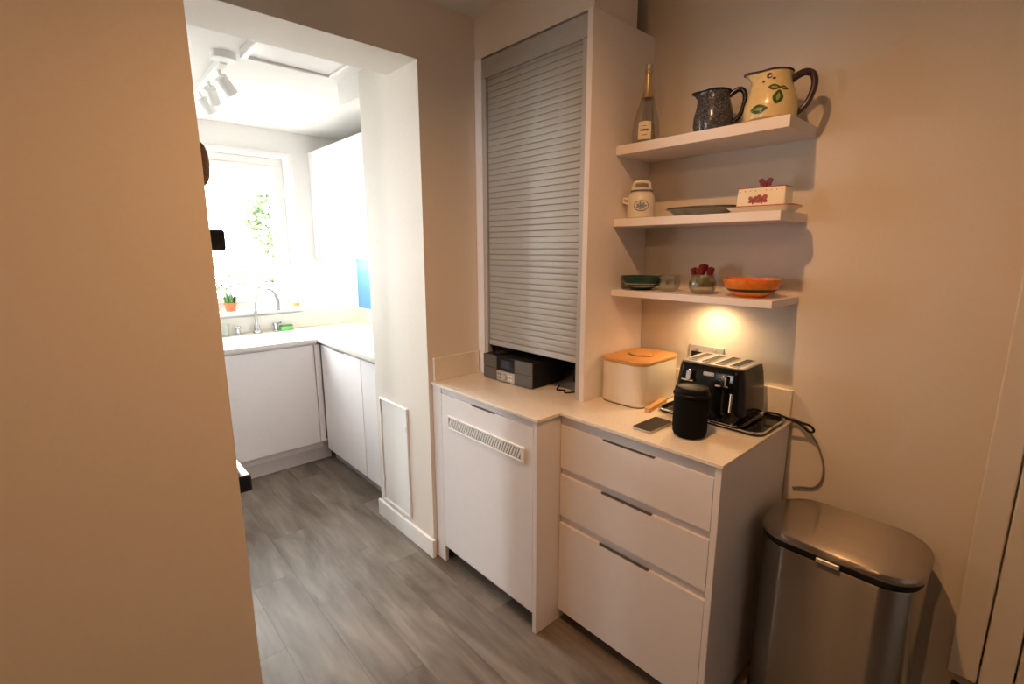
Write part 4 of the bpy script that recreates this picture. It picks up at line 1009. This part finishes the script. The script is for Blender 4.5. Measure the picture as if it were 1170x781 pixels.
# ------------------------------------------------------------------ bin
t = thing('pedal_bin', 'tall brushed steel pedal bin with rounded corners', 'bin', (-0.325, 1.687, 0))
def bin_ring(z, ins):
    w_, dep = 0.425 - 2 * ins, 0.29 - 2 * ins
    pts = []
    for x, y in rrect(0, 0, w_, dep, 0.092 - ins * 0.6, 12):
        f = 1 - (x / (w_ / 2)) ** 2
        pts.append((x, y + (0.034 * f if y > 0 else -0.003 * f), z))
    return pts
obj('body', loft([bin_ring(0.03, 0.006), bin_ring(0.60, 0.006), bin_ring(0.607, 0.008)]), M['bin_body'], t, True, True)
obj('base_ring', loft([bin_ring(0.001, 0.008), bin_ring(0.003, 0.002), bin_ring(0.0295, 0.002)]), M['blackmat'], t, True, True)
obj('collar', loft([bin_ring(0.6075, 0.010), bin_ring(0.618, 0.010), bin_ring(0.6185, 0.003), bin_ring(0.629, 0.003)]), M['blackmat'], t, True, True)
ld_ = obj('lid', loft([bin_ring(0.6295, 0.002), bin_ring(0.632, 0.0), bin_ring(0.645, 0.0), bin_ring(0.652, 0.003), bin_ring(0.6555, 0.010), bin_ring(0.658, 0.04), bin_ring(0.659, 0.09)]), M['bin_lid'], t, True, True)
obj('lid_catch', B(-0.03, 0.03, -0.151, -0.141, 0.612, 0.626, bevel=0.002), M['silver'], t, local=True)
obj('pedal', rloft(0, -0.160, 0.13, 0.05, 0.012, [(0.012, 0.001), (0.013, 0), (0.022, 0), (0.023, 0.001)], 5), M['blackmat'], t, True, True)
obj('hinge_cover', B(-0.07, 0.07, 0.170, 0.184, 0.56, 0.605, bevel=0.002), M['blackmat'], t, local=True)

# ------------------------------------------------------------------ radiator at the right edge
t = thing('vertical_radiator', 'tall cream flat panel wall radiator at the right edge', 'radiator', (0.26, 1.85, 0.25))
PX = -0.052
bar = None
for k in range(8):
    x0 = PX + k * 0.0705
    if bar is None:
        bar = obj('panel', B(-0.033, 0.033, -0.011, 0.011, 0.0, 1.62, bevel=0.004, seg=2), M['rad'], t, local=True); o = bar
    else:
        o = bar.copy(); COL.objects.link(o); o.parent = t
    o.location = (x0 + 0.0345 - 0.26, 0.0, 0.005)
for z0 in (0.03, 1.53):
    obj('header', tube([(PX + 0.01 - 0.26, 0.022, z0 + 0.03), (PX + 0.55 - 0.26, 0.022, z0 + 0.03)], 0.012, 12), M['dark'], t, True, True)
vb = obj('valve', lathe([(0, -0.12), (0.012, -0.12), (0.012, -0.06), (0.018, -0.055), (0.018, -0.02), (0.013, -0.015), (0.013, 0.006), (0, 0.006)], 16, (0.02 - 0.26, 0.0, 0)), M['chrome'], t, True, True)
obj('valve_head', tube([(0.02 - 0.26, -0.01, -0.04), (-0.035 - 0.26, -0.012, -0.035)], [0.016, 0.019], 14), M['blackmat'], vb, True, True)
obj('pipe', tube([(0.02 - 0.26, 0.0, -0.118), (0.02 - 0.26, 0.0, -0.249)], 0.0075, 10), M['chrome'], t, True, True)
for z0 in (0.25, 1.35):
    obj('bracket', B(0.19 - 0.26, 0.23 - 0.26, 0.012, 0.039, z0, z0 + 0.04), M['rad'], t, local=True)

# ------------------------------------------------------------------ ceiling downlights of the near room
lens = mat('downlight_lens', (1, 0.9, 0.75), 0.4); b = nodes(lens)[2]
b.inputs['Emission Color'].default_value = (*WARM, 1); b.inputs['Emission Strength'].default_value = 30.0
for (x, y, wt, aim), lab in zip(DOWNLIGHTS, ('recessed ceiling downlight in front of the shelves', 'unseen fill downlight added behind the viewer')):
    t = thing('downlight', lab, 'light', (x, y, CEIL), group='recessed ceiling downlights')
    obj('ring', lathe([(0.032, -0.004), (0.045, -0.004), (0.047, -0.002), (0.047, -0.0002), (0.032, -0.0002)], 28), M['white'], t, True, True)
    obj('lens', lathe([(0, -0.003), (0.032, -0.003), (0.032, -0.0006), (0, -0.0006)], 24), lens, t, True, True)
    ld = bpy.data.lights.new('downlight_lamp', 'SPOT'); ld.energy = wt * LAMP; ld.color = WARM; ld.shadow_soft_size = 0.025
    ld.spot_size = math.radians(158); ld.spot_blend = 1.0
    lo = bpy.data.objects.new('downlight_lamp', ld); COL.objects.link(lo); lo.parent = t; lo.location = (0, 0, -0.012)
    lo.rotation_euler = (Vector(aim) - Vector((x, y, CEIL))).to_track_quat('-Z', 'Y').to_euler()
